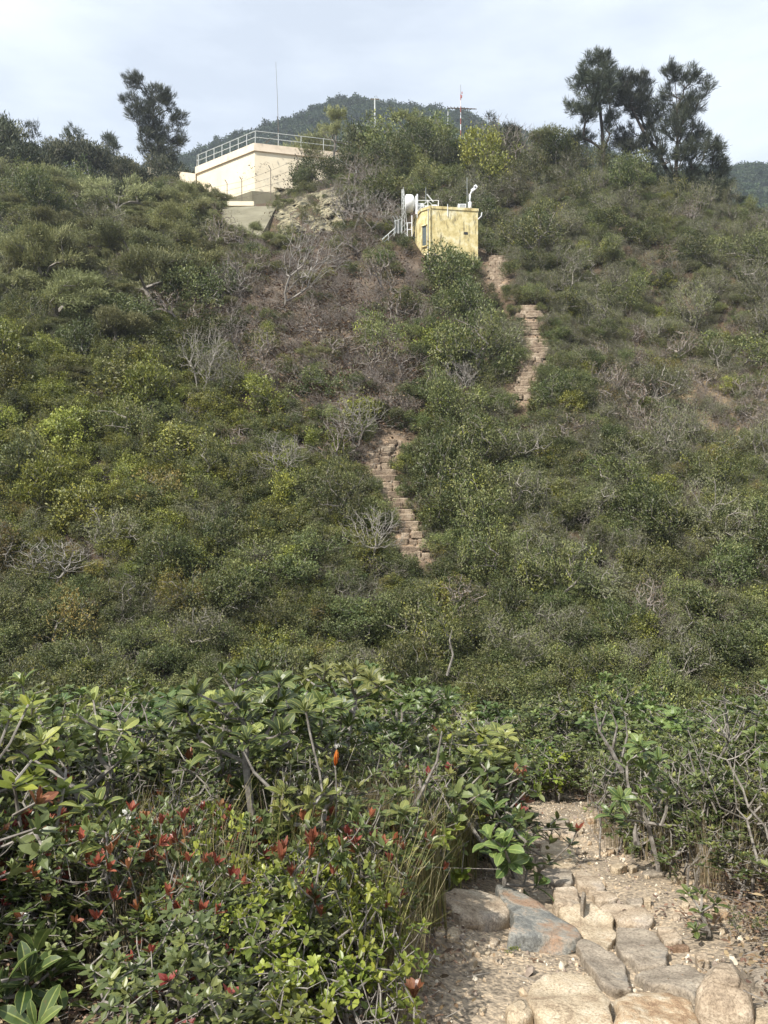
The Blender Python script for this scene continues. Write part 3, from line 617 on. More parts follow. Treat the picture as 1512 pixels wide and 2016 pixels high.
HILL = []   # things on the hillside: dict(kind, root, px, py)
NAMES = {'casu': 'feathery_tree', 'dark': 'shrub', 'mid': 'shrub', 'yel': 'shrub', 'heath': 'heath_bush', 'ochre': 'shrub', 'dry': 'dry_bush', 'feather': 'feathery_tree', 'bare': 'bare_tree', 'white': 'bare_tree'}
DESC = {'casu': 'dark feathery tree', 'dark': 'dark green dense shrub', 'mid': 'mid green leafy shrub', 'yel': 'yellow green broadleaf shrub', 'heath': 'grey green fine bush', 'ochre': 'ochre leaved shrub', 'dry': 'brown dry twiggy bush', 'feather': 'olive feathery small tree', 'bare': 'leafless grey twiggy tree', 'white': 'leafless pale branched tree'}
CATS = {'casu': 'tree', 'dark': 'shrub', 'mid': 'shrub', 'yel': 'shrub', 'heath': 'bush', 'ochre': 'shrub', 'dry': 'bush', 'feather': 'tree', 'bare': 'tree', 'white': 'tree'}
GRP = {'casu': 'dark feathery trees on the ridge', 'dark': 'shrubs on the hillside', 'mid': 'shrubs on the hillside', 'yel': 'shrubs on the hillside', 'heath': 'fine leaved bushes on the hillside', 'ochre': 'shrubs on the hillside', 'dry': 'dry bushes on the hillside', 'feather': 'feathery trees on the hillside', 'bare': 'leafless trees on the hillside', 'white': 'leafless trees on the hillside'}
def put(pr, name, loc, rz, s, label=None, cat=None, group=None, wn='branches', ln='foliage', tilt=(0, 0)):
    sv = s if hasattr(s, '__len__') else (s, s, s)
    if pr[1] is None or pr[0] is None:
        o = bpy.data.objects.new(name, pr[0] or pr[1]); C.objects.link(o); r = tag(o, label, cat, group)
    else:
        r = empty(name, loc, label, cat, group)
        for me, nm in ((pr[0], wn), (pr[1], ln)):
            o = bpy.data.objects.new(nm, me); C.objects.link(o); o.parent = r
    r.location = loc; r.rotation_euler = (tilt[0], tilt[1], rz); r.scale = sv
    return r
rng = np.random.RandomState(5)
def add_hill(kind, x, Yp, s, z=None, extra=None, var=None):
    z = float(Hgt(x, Yp)) if z is None else z
    pr = PR[kind][rng.randint(len(PR[kind])) if var is None else var]
    o = put(pr, NAMES[kind], (x, Yp, z - .05), rng.rand() * 6.28, (s * rng.uniform(.8, 1.2), s * rng.uniform(.8, 1.2), s * rng.uniform(.75, 1.3)), tilt=(R(rng.normal(0, 9)), R(rng.normal(0, 9))))
    HILL.append(dict(kind=kind, o=o, px=756 + F * x / Yp, py=1008 - F * (z + s) / Yp, extra=extra)); taken.append((x, Yp, s))
taken = []
SZ = {'casu': (3.0, 1.2), 'white': (2.3, 1.35), 'dark': (1.6, 1.0), 'mid': (1.5, 1.0), 'yel': (1.6, 1.05), 'heath': (1.4, .95), 'ochre': (1.3, .9), 'dry': (1.2, .8), 'feather': (2.4, 1.4), 'bare': (2.2, 1.2)}
def hero(kind, px, py, s, var=0, extra=None, Yoff=0):
    p = hit(px, py, ymin=18); add_hill(kind, p[0], p[1] + Yoff, s, extra=extra, var=var)
hero('white', 545, 622, 1.75, 0, 'large wide pale leafless tree on the brown slope left of the hut')
hero('white', 470, 612, 1.2, 1, 'grey leafless tree leaning beside the largest bare tree')
hero('white', 690, 470, 1.55, 2, 'pale leafless tree against the beige rock cutting')
hero('white', 730, 468, 1.3, 3, 'leafless grey tree between the rock cutting and the yellow hut')
hero('white', 400, 800, 1.1, 3, 'pale leafless tree with bent trunk above the yellow green thicket')
hero('white', 712, 900, .95, 1, 'grey bare tree at the top of the lower steps')
hero('white', 730, 1120, .85, 0, 'pale bare stems just left of the foot of the lower steps')
hero('white', 905, 800, .8, 2, 'small pale leafless tree in the green middle of the slope')
hero('white', 560, 960, .8, 1, 'pale leafless tree left of the lower steps')
hero('white', 95, 1180, 1.0, 2, 'pale branched tree among ochre shrubs at the left edge')
hero('yel', 235, 800, 1.35, 1, 'tall bright yellow green shrub standing above the thicket on the left')
hero('feather', 300, 620, 1.35, 0, 'broad olive feathery tree at the middle of the left slope')
hero('feather', 330, 500, 1.15, 1, 'olive feathery tree below the pale building')
hero('feather', 240, 500, 1.2, 2, 'bright olive feathery tree with layered crown on the left slope')
hero('feather', 380, 440, 1.1, 3, 'feathery tree in front of the left end of the pale building')
hero('feather', 120, 640, 1.25, 1, 'dull olive feathery tree near the left edge')
hero('dark', 870, 600, 1.45, 0, 'large dark green shrub below the yellow hut')
hero('dark', 930, 640, 1.35, 1, 'dense dark shrub between the yellow hut and the upper steps')
hero('mid', 930, 760, 1.5, 2, 'rounded olive green shrub left of the upper steps')
hero('dark', 860, 1000, 1.3, 3, 'glossy dark green shrub right of the lower steps')
hero('dark', 800, 500, .75, 4, 'small dark green tree against the left side of the hut')
hero('dark', 965, 505, .8, 2, 'green bush at the right corner of the yellow hut')
hero('dark', 905, 545, 1.0, 0, 'dark bush covering the foot of the yellow hut')
# every further plant of the slope that can be told apart
cand = 0
while len(HILL) < 460 and cand < 12000:
    cand += 1
    Yp = 17.5 + (62 - 17.5) * rng.rand() ** 1.15; x = (rng.rand() * 1640 - 64 - 756) / F * Yp
    z = float(Hgt(x, Yp)); px, py = proj((x, Yp, z))
    if not (-40 < px < 1560) or in_built(x, Yp) or Yp > 18.52 / (.727 - float(ridge_t(px))) + 3.0: continue
    k = kind_at(px, py, rng)
    if k in ('bare',) and rng.rand() < .4: continue
    s = (.7 + 1.15 * rng.rand() ** 1.5) * (1 + .25 * max(0, (Yp - 30) / 30)); s *= .8 if k in ('feather', 'bare') else 1.0
    s *= (.8 if 930 < px < 1500 and 400 < py < 760 else 1); s = min(s, .85 + (Yp - 17) * .03)
    h, r = SZ[k][0] * s, SZ[k][1] * s
    if any((x - a) ** 2 + (Yp - b) ** 2 < (.50 * (r + c)) ** 2 for a, b, c in taken) or near_stairs(x, Yp, .36 + r * .6) or blocks(x, Yp, z, h, r): continue
    add_hill(k, x, Yp, s)
# ridge-top trees in front of the far hill
for px, top, Yp, k in [(575, 300, 64, 'feather'), (610, 285, 64, 'feather'), (650, 240, 64, 'feather'), (690, 262, 63, 'feather'), (730, 262, 62, 'dark'), (770, 250, 62, 'feather'), (800, 240, 61, 'mid'), (845, 250, 60, 'dark'), (880, 262, 60, 'dark'), (700, 300, 56, 'dark'), (750, 290, 57, 'dark'), (640, 300, 56, 'dark'), (820, 290, 56, 'mid'), (600, 340, 55, 'dark'),
                       (935, 272, 60, 'heath'), (975, 262, 60, 'heath'), (1010, 272, 60, 'mid'), (1045, 250, 60, 'feather'), (1075, 282, 60, 'heath'), (1105, 275, 60, 'mid'), (985, 228, 59, 'bare'), (1020, 240, 59, 'bare'), (1140, 292, 60, 'heath'), (1180, 300, 59, 'mid'), (1215, 310, 59, 'heath'), (1265, 315, 58, 'dark'), (1440, 372, 57, 'heath'), (1480, 385, 57, 'mid'),
                       (-12, 262, 62, 'casu'), (18, 285, 62, 'casu'), (45, 272, 62, 'casu'), (75, 282, 61, 'casu'), (105, 268, 63, 'casu'), (140, 275, 62, 'casu'), (172, 290, 62, 'casu'), (205, 292, 62, 'casu'), (240, 300, 63, 'casu'), (268, 315, 62, 'casu'), (300, 335, 66, 'casu'), (30, 335, 57, 'dark'), (90, 340, 57, 'casu'), (150, 340, 57, 'dark'), (205, 345, 57, 'casu'), (255, 360, 57, 'dark'), (330, 352, 59, 'feather'), (372, 345, 58, 'feather'), (410, 372, 55, 'feather'), (350, 355, 56, 'feather'), (425, 392, 53, 'feather'), (545, 402, 50, 'mid'), (495, 432, 44, 'feather'), (455, 440, 44, 'feather'), (560, 445, 44, 'mid'), (620, 440, 46, 'mid'), (668, 318, 56, 'mid'), (690, 345, 55, 'dark'), (60, 380, 54, 'dark'), (120, 385, 54, 'dark'), (180, 385, 54, 'feather'), (1260, 345, 58, 'casu'), (1400, 350, 58, 'casu'), (1440, 365, 58, 'casu')]:
    q = at(px, top, Yp); gz = float(Hgt(q.x, Yp)); add_hill(k, q.x, Yp, float(np.clip((q.z - gz) / SZ[k][0], .6, 3.0)), z=gz)
# labels: where on the slope each stands, counted from the left inside its patch
ROWS = [(0, 330, 'on the skyline'), (330, 400, 'just below the skyline'), (400, 460, 'level with the hut'), (460, 520, 'level with the hut foot'), (520, 590, 'just below hut level'), (590, 650, 'level with upper steps top'), (650, 710, 'level with upper steps middle'), (710, 780, 'level with upper steps foot'), (780, 850, 'midway between both stairs'), (850, 910, 'level with lower steps top'), (910, 980, 'level with lower steps middle'),
        (980, 1050, 'near the lower steps foot'), (1050, 1130, 'just under the lower steps'), (1130, 1200, 'low on the slope'), (1200, 2100, 'at the slope foot')]
COLS = [(-999, 190, 'at left edge'), (190, 400, 'on left'), (400, 600, 'left of centre'), (600, 800, 'in centre'), (800, 1000, 'right of centre'), (1000, 1250, 'on right'), (1250, 2999, 'at right edge')]
ORD = ['first', 'second', 'third', 'fourth', 'fifth', 'sixth', 'seventh', 'eighth', 'ninth', 'tenth', 'eleventh', 'twelfth', 'thirteenth', 'fourteenth', 'fifteenth', 'sixteenth', 'seventeenth', 'eighteenth']
def autolabel(items, rows, cols):
    cells = {}
    for it in items:
        o = it['o']; k = it['kind']
        if it.get('extra'): tag(o, it['extra'], CATS[k], GRP[k]); continue
        rr = next(r[2] for r in rows if r[0] <= max(it['py'], 0) < r[1]); cc = next(c[2] for c in cols if c[0] <= it['px'] < c[1])
        cells.setdefault((k, rr, cc), []).append(it)
    for (k, rr, cc), its in cells.items():
        its.sort(key=lambda i: i['px'])
        for n, it in enumerate(its):
            lb = DESC[k] + ' ' + rr + ' ' + cc if len(its) == 1 else '%s %s %s, %s from left' % (DESC[k], rr, cc, ORD[min(n, 17)])
            tag(it['o'], lb, CATS[k], GRP[k])
autolabel(HILL, ROWS, COLS)

# undergrowth that closes the gaps
pts, rot, scl, pick = [], [], [], []
order = ['dark', 'mid', 'yel', 'heath', 'ochre', 'dry', 'feather', 'bare']; flat = []; start = {}
for k in order:
    start[k] = len(flat); flat += [combo(p, 'p') for p in PR[k][:3]]
rr = np.random.RandomState(12)
while len(pts) < 13500:
    Yp = 13 + (66 - 13) * rr.rand() ** 1.1; x = (rr.rand() * 2100 - 300 - 756) / F * Yp; z = float(Hgt(x, Yp)); px, py = proj((x, Yp, z))
    if in_built(x, Yp) and not (Yp < 57.5 and 545 < px < 690 and rr.rand() < .35): continue
    k = kind_at(px, py, rr)
    lim = math.exp(-((px - 640) / 160) ** 2 - ((py - 620) / 130) ** 2) + math.exp(-((px - 760) / 60) ** 2 - ((py - 760) / 100) ** 2)
    if rr.rand() < .12 * lim: continue
    if rr.rand() < .08 + .25 * lim: k = 'bare'
    s = rr.uniform(.26, .62) if Yp > 17 else rr.uniform(.3, .5)
    if k in ('feather', 'bare'): s *= .7
    h, r = SZ[k][0] * s, SZ[k][1] * s
    if near_stairs(x, Yp, .36 + r * .42) or blocks(x, Yp, z, h, r * .7): continue
    pts.append((x, Yp, z - .05)); rot.append((rr.normal(0, .12), rr.normal(0, .12), rr.rand() * 6.28)); scl.append((s * 1.15, s * 1.15, s)); pick.append(start[k] + rr.randint(len(PR[k][:3])))
scatter('undergrowth', flat, pts, rot, scl, pick, 'low tangled green and brown undergrowth filling the hillside')

# woodland on the far hills
farp = [shrub(90 + i, 3.2, 5.0, 9, 60, 7, .75, .5, tm=TM_SIX, mats=('leaf_far',), cs=.45, rtip=.05, base=.1) for i in range(4)]
fo = [bpy.data.objects.new('p', p.l.mesh('crowns')) for p in farp]
pts, rot, scl, pick = [], [], [], []
for _ in range(11000):
    Yf = 175 + 150 * rr.rand(); px = rr.rand() * 2400 - 450; pts.append(((px - 756) / F * Yf, Yf, float(far_z(px, Yf)) - 1.6)); rot.append((0, 0, rr.rand() * 6.28)); s = rr.uniform(.5, .95); scl.append((s, s, s * .8)); pick.append(rr.randint(4))
scatter('distant_woodland', fo, pts, rot, scl, pick, 'dark green woodland covering the far hill')

# ------------------------------------------------------------------ tall casuarinas on the ridge
def tree_px(name, seed, Yp, trunkpx, blobpx, label, n, group=None, cat='tree', per=38, L0=.46, W0=.028, mats=('leaf_needle',), cs=.10, droop=.0, bark='bark_dark', dz=.55):
    base = at(trunkpx[0][0], trunkpx[0][1], Yp); rg = np.random.RandomState(seed); gz = float(Hgt(base.x, Yp)); b = np.array([base.x, Yp, gz])
    tr = [np.array([0, 0, -.4])]
    for a in trunkpx:
        q = np.array(at(a[0], a[1], Yp)) - b
        if q[2] > tr[-1][2] + .15: tr.append(q)
    bl = []
    for (cx, cy, rx, ry) in blobpx:
        q = np.array(at(cx, cy, Yp)) - b; s = Yp / F; bl.append((q[0], rg.uniform(-.9, .9), q[2], rx * s, (rx + ry) / 2 * s * dz * 1.6, ry * s))
    p = finish(blobtree(seed, bl, tr, n, per, mats, L0, W0, cs, droop=droop, bark=bark, rtip=.0075, rmax=.15)); return put(p, name, b, 0, 1, label, cat, group, 'trunk', 'crown')
G1 = 'tall casuarina trees on the ridge'
tree_px('casuarina_tree', 101, 59, [(1188, 300), (1186, 260), (1180, 200), (1177, 130)], [(1180, 120, 30, 22), (1150, 155, 27, 35), (1178, 185, 36, 40), (1150, 225, 28, 32), (1203, 165, 20, 35), (1148, 265, 32, 14), (1200, 245, 16, 28), (1125, 205, 10, 20)], 'tall casuarina with open crown, leftmost of the three on the right ridge', 480, G1)
tree_px('casuarina_tree', 102, 59, [(1318, 345), (1295, 300), (1268, 262), (1245, 215), (1235, 160)], [(1232, 160, 22, 22), (1262, 158, 24, 20), (1225, 200, 22, 28), (1262, 200, 26, 32), (1283, 235, 16, 35), (1235, 265, 26, 24), (1232, 300, 24, 16), (1270, 285, 20, 20)], 'leaning casuarina with forked trunk between the two straight ones', 430, G1)
tree_px('casuarina_tree', 103, 58, [(1330, 355), (1334, 280), (1333, 210), (1328, 145)], [(1325, 145, 20, 22), (1352, 165, 24, 24), (1387, 182, 16, 18), (1315, 195, 24, 32), (1358, 208, 36, 32), (1330, 250, 34, 38), (1376, 262, 24, 28), (1302, 300, 24, 28), (1350, 310, 40, 30), (1396, 300, 28, 28), (1412, 330, 22, 22), (1290, 345, 34, 22), (1360, 352, 60, 30), (1415, 360, 30, 25), (1320, 375, 50, 22), (1390, 385, 40, 18)], 'tallest dense casuarina with dark lower crown at the right of the ridge', 1000, G1)
tree_px('casuarina_tree', 104, 67, [(315, 340), (312, 290), (300, 230), (285, 170)], [(268, 168, 20, 20), (256, 203, 20, 10), (300, 188, 28, 24), (328, 198, 18, 24), (288, 232, 38, 24), (346, 232, 20, 22), (300, 262, 38, 24), (342, 268, 22, 22), (310, 300, 40, 24), (330, 320, 30, 16)], 'tall casuarina standing left of the pale building', 620, G1)
G2 = 'small feathery trees on the left skyline'
tree_px('small_casuarina', 105, 62, [(8, 380), (8, 300), (6, 250)], [(6, 255, 18, 26), (24, 290, 22, 24), (-6, 295, 24, 30), (15, 335, 30, 30)], 'feathery tree cut off by the left edge of the skyline', 120, G2)
tree_px('small_casuarina', 106, 62, [(80, 370), (78, 310), (74, 270)], [(70, 268, 22, 18), (95, 285, 20, 18), (58, 300, 22, 22), (85, 325, 34, 28)], 'thin feathery tree second from the left edge on the skyline', 100, G2)
tree_px('small_casuarina', 107, 62, [(150, 370), (150, 320), (152, 275)], [(152, 272, 24, 16), (128, 295, 30, 16), (165, 302, 26, 22), (150, 330, 34, 26)], 'rounded feathery tree midway along the left skyline', 110, G2)
tree_px('small_casuarina', 108, 64, [(235, 370), (228, 310), (221, 272)], [(220, 282, 12, 12), (230, 298, 10, 10), (212, 302, 8, 8)], 'slender young tree just left of the tall casuarina', 40, G2)
tree_px('small_casuarina', 109, 60, [(960, 300), (962, 260), (965, 235)], [(966, 231, 13, 7), (1000, 262, 20, 12)], 'thin leaning tree with a tuft on top right of the red mast', 34, G2, bark='bark_grey')
tree_px('dark_tree', 110, 55, [(1242, 410), (1240, 360)], [(1235, 335, 26, 26), (1255, 360, 24, 28), (1225, 362, 22, 24), (1242, 390, 20, 22)], 'compact dark evergreen below the casuarinas on the right ridge', 130, None, per=34, L0=.12, W0=.07, mats=('leaf_dark',), cs=.22, droop=0)
tree_px('dark_tree', 111, 57, [(600, 395), (600, 350)], [(598, 330, 22, 20), (590, 355, 20, 18), (612, 352, 20, 18)], 'dark round tree against the right face of the pale building', 90, None, per=36, L0=.13, W0=.08, mats=('leaf_dark',), cs=.22, droop=0)
tree_px('ridge_tree', 112, 60, [(655, 330), (660, 280), (665, 240)], [(662, 228, 26, 14), (640, 250, 20, 12), (690, 245, 22, 14), (655, 265, 30, 12), (700, 270, 20, 12)], 'olive tree breaking the far hill outline right of the railing', 110, None, L0=.2, W0=.04, mats=('leaf_feather',), bark='bark_grey', droop=0)
tree_px('ridge_tree', 113, 60, [(825, 320), (825, 260), (825, 220)], [(825, 218, 18, 10), (800, 235, 26, 12), (850, 238, 24, 12), (775, 230, 14, 12), (825, 255, 40, 16), (880, 262, 22, 16)], 'twisted olive tree rising above the ridge between the two poles', 130, None, L0=.16, W0=.06, mats=('leaf_mid',), bark='bark_pale', droop=0)

# ------------------------------------------------------------------ pale building on the ridge
B = empty('pale_building', (-9.5, 60, 22), 'pale cream flat roofed building with railed roof on the ridge', 'building')
def rel(p, o): return (p[0] - o[0], p[1] - o[1], p[2] - o[2])
ZT = 27.04
foot = [(-9.52, 60.0), (-2.2, 61.9), (2.5, 66.0), (-2, 76), (-15, 76), (-15.6, 68), (-14.8, 64.2)]
def shrinkp(poly, d):
    c = np.mean(np.array(poly), 0); return [tuple(np.array(p) + (c - np.array(p)) / np.linalg.norm(c - np.array(p)) * d) for p in poly]
O0 = (-9.5, 60, 22)
g = Geo(); g.prism(shrinkp(foot, .14), 20.0, ZT - .55, 'cream_wall'); g.obj('wall', B, origin=O0).location = (0, 0, 0)
g = Geo(); g.prism(foot, ZT - .55, ZT, 'cream_parapet'); g.obj('parapet', B, origin=O0).location = (0, 0, 0)
g = Geo(); g.prism([(-13.9, 62.9), (-9.60, 59.55), (-7.0, 60.1), (-7.4, 61.4), (-9.5, 61), (-13.5, 63.6)], 20.0, 23.35, 'concrete'); o = g.obj('plinth', B, origin=O0); o.location = (0, 0, 0)
# seams and faint stains of the render on the wall are in its material; the railing:
rl = empty('railing', (0, 0, 0)); rl.parent = B
path = [(-15.7, 69.5), (-15.5, 67.8), (-14.65, 64.25), (-9.45, 60.14), (-2.3, 62.0), (2.3, 66.1)]
def along(path, n):
    P_ = [np.array(p, float) for p in path]; Ls = [np.linalg.norm(b - a) for a, b in zip(P_[:-1], P_[1:])]; out = []
    for f in np.linspace(0, sum(Ls), n):
        for i, l_ in enumerate(Ls):
            if f <= l_ + 1e-9 or i == len(Ls) - 1: out.append(P_[i] + (P_[i + 1] - P_[i]) * min(1, f / l_)); break
            f -= l_
    return out
for p in along(path[:4], 14) + along(path[3:], 9)[1:]:
    g = Geo(); g.tube([(p[0], p[1], ZT - .02), (p[0], p[1], ZT + .93)], .028, 'metal_rail'); o = g.obj('post', rl, origin=O0); o.location = (0, 0, 0)
for h in (.48, .93):
    g = Geo(); g.tube([(p[0], p[1], ZT + h) for p in path], .024, 'metal_rail'); o = g.obj('rail', rl, origin=O0); o.location = (0, 0, 0)
# vent boxes on the roof
g = Geo(); g.prism([(-5.2, 62.4), (-4.2, 62.7), (-4.4, 63.6), (-5.4, 63.3)], ZT, ZT + .35, 'concrete'); o = g.obj('roof_box', B, origin=O0); o.location = (0, 0, 0)
# curved lower wing
W0_ = at(340, 345, 64.5)
g = Geo(); arc = []
for i in range(13):
    f = i / 12; px = 291 + (385 - 291) * f; Yc = 66.5 - 4.0 * f + 1.4 * math.sin(f * 3.14); q = at(px, 340, Yc); arc.append((q.x, Yc))
back = [(x - .2, y + .5) for x, y in arc[::-1]]
n = len(arc); V = []; zt = [(1008 - (329 + 13 * (i / 12))) / F * arc[i][1] for i in range(n)]
for (x, y), z1 in zip(arc, zt): V += [[x, y, 19], [x, y, z1]]
for (x, y), z1 in zip(back[::-1], zt): V += [[x, y, 19], [x, y, z1]]
Q = []
for i in range(n - 1):
    a, b2 = 2 * i, 2 * n + 2 * i; Q += [[a, a + 2, a + 3, a + 1], [a + 1, a + 3, b2 + 3, b2 + 1], [b2, b2 + 1, b2 + 3, b2 + 2]]
Q += [[0, 1, 2 * n + 1, 2 * n], [2 * n - 2, 4 * n - 2, 4 * n - 1, 2 * n - 1]]
g.add(V, Q, 'cream_wall'); o = g.obj('curved_wall', origin=tuple(W0_)); tag(o, 'low curved cream wall at the left end of the pale building', 'wall')
# whip antenna on the roof
g = Geo(); q = at(548, 300, 63); g.tube([(q.x, 63, ZT - .1), (q.x, 63, ZT + 2.2), (at(546, 190, 63).x, 63, at(546, 190, 63).z), (at(543, 122, 63).x, 63, at(543, 122, 63).z)], [.03, .022, .016, .010], 'metal_rust', 5)
tag(g.obj('whip_antenna', origin=(q.x, 63, ZT)), 'very thin tall whip antenna rising from the building roof', 'antenna')
# retaining block with sloping front
g = Geo(); Yb = 50.5
hb = [hit(545, 405, ymin=18)[1], hit(440, 408, ymin=18)[1], hit(505, 470, ymin=18)[1]]; pA, pB, pC, pD = at(438, 408, hb[1] - 4.2), at(545, 405, hb[1] - 4.6), at(503, 486, hb[2] - 4.2), at(436, 486, hb[2] - 3.8)
dk = Vector((.15, 5.0, 0)); V = [pA, pB, pC, pD, pA + dk, pB + dk, pC + dk, pD + dk]
g.add([list(v) for v in V], [[3, 2, 1, 0], [0, 1, 5, 4], [1, 2, 6, 5], [4, 5, 6, 7], [0, 4, 7, 3]], 'concrete')
tag(g.obj('retaining_block', origin=tuple(pA)), 'olive beige concrete retaining block with slanting right edge under the building', 'retaining wall')
g = Geo(); a, b2 = at(450, 405, hb[1] - 3.6), at(500, 403, hb[1] - 3.9); g.box(tuple((a + b2) / 2), ((b2 - a).length, .6, .28), 'cream_wall'); tag(g.obj('concrete_kerb', origin=tuple(a)), 'pale concrete strip lying on top of the retaining block', 'kerb')
# rock cutting
g = Geo(); nu, nv = 60, 36; V = []
for j in range(nv):
    for i in range(nu):
        px = 538 + 150 * i / (nu - 1) + 5 * math.sin(j * .9); py = 366 + 108 * j / (nv - 1); py += 14 * math.sin((px - 530) / 68.) * (1 - j / nv) - 18 * (1 - j / nv) * sst(540, 700, px)
        Yq = float(hit(px, min(py, 470), ymin=18)[1]) - .55
        e = min(i, nu - 1 - i, j + 3, nv - 1 - j) / 6.0
        bulge = 1.3 * float(fbm(px / 26., py / 22., 4)) + .7 * float(fbm(px / 9., py / 9., 3)) + 1.3 * max(0, 1 - e)
        V.append(list(at(px, py, Yq + bulge)))
Q = [[j * nu + i, (j + 1) * nu + i, (j + 1) * nu + i + 1, j * nu + i + 1] for j in range(nv - 1) for i in range(nu - 1)]
g.add(V, Q, 'rock_face'); tag(g.obj('rock_cutting'), 'bare beige and yellow rock cutting below the pale building', 'rock face')
# security fence in front of the building
Ff = empty('security_fence', tuple(at(447, 400, 55)), 'thin wire security fence with bent post tops before the pale building', 'fence'); FO = tuple(at(447, 400, 55))
fp = [(417, 363, 398, 57), (447, 356, 402, 56), (476, 350, 392, 55.5), (533, 328, 380, 55), (585, 305, 372, 55)]
for (px, t0, b0, Yp) in fp:
    g = Geo(); a, b2 = at(px, b0 + 14, Yp), at(px, t0 + 5, Yp); g.tube([a, b2, b2 + Vector((-.14, -.1, .22))], .028, 'metal_rust', 5); o = g.obj('post', Ff, origin=FO); o.location = (0, 0, 0)
for f in (0.06, .35, .64, .93):
    g = Geo(); g.tube([at(px, t0 + 5 + (b0 - t0 - 5) * f, Yp) for (px, t0, b0, Yp) in fp] + [at(640, 290 + 66 * f, 55.5)], .009, 'metal_rust', 4); o = g.obj('wire', Ff, origin=FO); o.location = (0, 0, 0)
Fl = empty('chain_fence', tuple(at(70, 410, 57)), 'low chain fence half hidden in the bushes on the left ridge', 'fence'); FO = tuple(at(70, 410, 57))
for i in range(6):
    px = 60 + i * 40; g = Geo(); g.tube([at(px, 424, 57), at(px, 384, 57)], .03, 'metal_grey', 5); o = g.obj('post', Fl, origin=FO); o.location = (0, 0, 0)
for h in (386, 396, 406): g = Geo(); g.tube([at(55, h, 57), at(265, h - 2, 57)], .012, 'metal_grey', 4); o = g.obj('wire', Fl, origin=FO); o.location = (0, 0, 0)
# utility poles
def pole(px, y0, y1, Yp, r, label, arm=0, mat='metal_rail', name='utility_pole', gw=()):
    b0 = at(px, y0, Yp); t0 = at(px, y1, Yp); r0 = empty(name, tuple(b0), label, 'pole'); r = r * .7
    g = Geo(); g.tube([(0, 0, 0), tuple(t0 - b0)], [r, r * .7], mat, 7); g.obj('mast', r0)
    if arm: g = Geo(); g.box((0, 0, t0.z - b0.z - .1), (arm, .06, .07), 'metal_rust'); g.obj('crossarm', r0)
    for i, (qx, qy, Yq) in enumerate(gw): g = Geo(); g.tube([tuple(t0 - b0 - Vector((0, 0, .15))), tuple(at(qx, qy, Yq) - b0)], .004, 'metal_grey', 4); g.obj('guy_wire', r0)
    return r0
pole(738, 262, 193, 68, .11, 'grey utility pole with crossarm against the far hill', .75, gw=[(754, 203, 67)])
pole(882, 265, 219, 62, .07, 'short thin pole left of the red and white mast')
pole(701, 410, 328, 54, .05, 'thin grey pole with guy wires in front of the ridge trees', gw=[(800, 420, 46), (770, 402, 46), (640, 300, 56)], name='guyed_pole')
pole(392, 468, 402, 50, .045, 'thin pale post among the feathery trees', name='marker_post', mat='metal_white')
# yagi antenna on a red and white mast
Ya = 62; b0 = at(907, 292, Ya); mast = empty('antenna_mast', tuple(b0), 'red and white banded mast carrying a horizontal television type antenna', 'antenna')
hh = (292 - 186) / F * Ya; n = 9
for i in range(n):
    g = Geo(); g.tube([(0, 0, hh * i / n), (0, 0, hh * (i + 1) / n)], .034, 'metal_white' if i % 2 else 'metal_red', 7); g.obj('band', mast)
g = Geo(); g.tube([(-.95, -.15, hh * .73), (1.15, .25, hh * .76)], .04, 'metal_rust', 5)
for i in range(9):
    f = i / 8; x = -.95 + 2.1 * f; L2 = .5 - .2 * f; g.tube([(x - .12, -.15 + .4 * f - L2, hh * (.73 + .03 * f) - .12), (x + .12, -.15 + .4 * f + L2, hh * (.73 + .03 * f) + .14)], .026, 'metal_rust', 4)
g.obj('aerial', mast); g = Geo(); g.box((.04, 0, hh * .96), (.12, .1, .2), 'metal_red'); g.box((.1, 0, hh * 1.03), (.07, .07, .14), 'metal_red'); g.obj('beacon', mast)
g = Geo(); g.tube([(0, 0, hh), (0, 0, hh + .75)], .012, 'metal_rust', 4); g.obj('lightning_rod', mast)
g = Geo(); q = at(899, 296, 61); g.box((0, 0, 0), (.5, .4, .9), 'cream_wall'); o = g.obj('equipment_box'); o.location = q; tag(o, 'small cream box at the foot of the red and white mast', 'box')

# ------------------------------------------------------------------ yellow hut
H0 = (2.47, 43.0, 12.4); hut = empty('yellow_hut', H0, 'weathered yellow rendered hut on the slope', 'hut'); ZH = 16.05
def hp(g, name, parent=None, smooth=False): o = g.obj(name, parent or hut, smooth, origin=H0); o.location = (0, 0, 0); return o
g = Geo(); g.prism(HUT, 11.4, ZH - .12, 'yellow_wall'); hp(g, 'wall')
g = Geo(); g.prism([(2.44, 42.96), (5.02, 43.40), (4.58, 46.65), (1.46, 46.55), (1.66, 44.4), (1.95, 43.41)], ZH - .12, ZH + .02, 'yellow_wall'); hp(g, 'roof')
def facebox(g, a, b, f0, f1, z0, z1, out, mat):   # a box standing proud of the wall line a-b
    a = np.array(a); b = np.array(b); d = b - a; nrm_ = np.array([d[1], -d[0]]) / np.linalg.norm(d); nrm_ = nrm_ if nrm_[1] < .2 else -nrm_
    if abs(nrm_[1]) < .5 and nrm_[0] > 0: nrm_ = -nrm_
    p, q = a + d * f0, a + d * f1; g.prism([tuple(p - nrm_ * .05), tuple(q - nrm_ * .05), tuple(q + nrm_ * out), tuple(p + nrm_ * out)], z0, z1, mat)
A_, E_, M_, D_ = (2.47, 43.0), (1.99, 43.44), (1.71, 44.4), (1.50, 46.5)
g = Geo(); facebox(g, A_, E_, .42, .86, 14.05, 15.1, .03, 'louvre'); wn = hp(g, 'window')
g = Geo()
for f0, f1 in ((.37, .42), (.86, .91)): facebox(g, A_, E_, f0, f1, 14.05, 15.1, .06, 'yellow_wall')
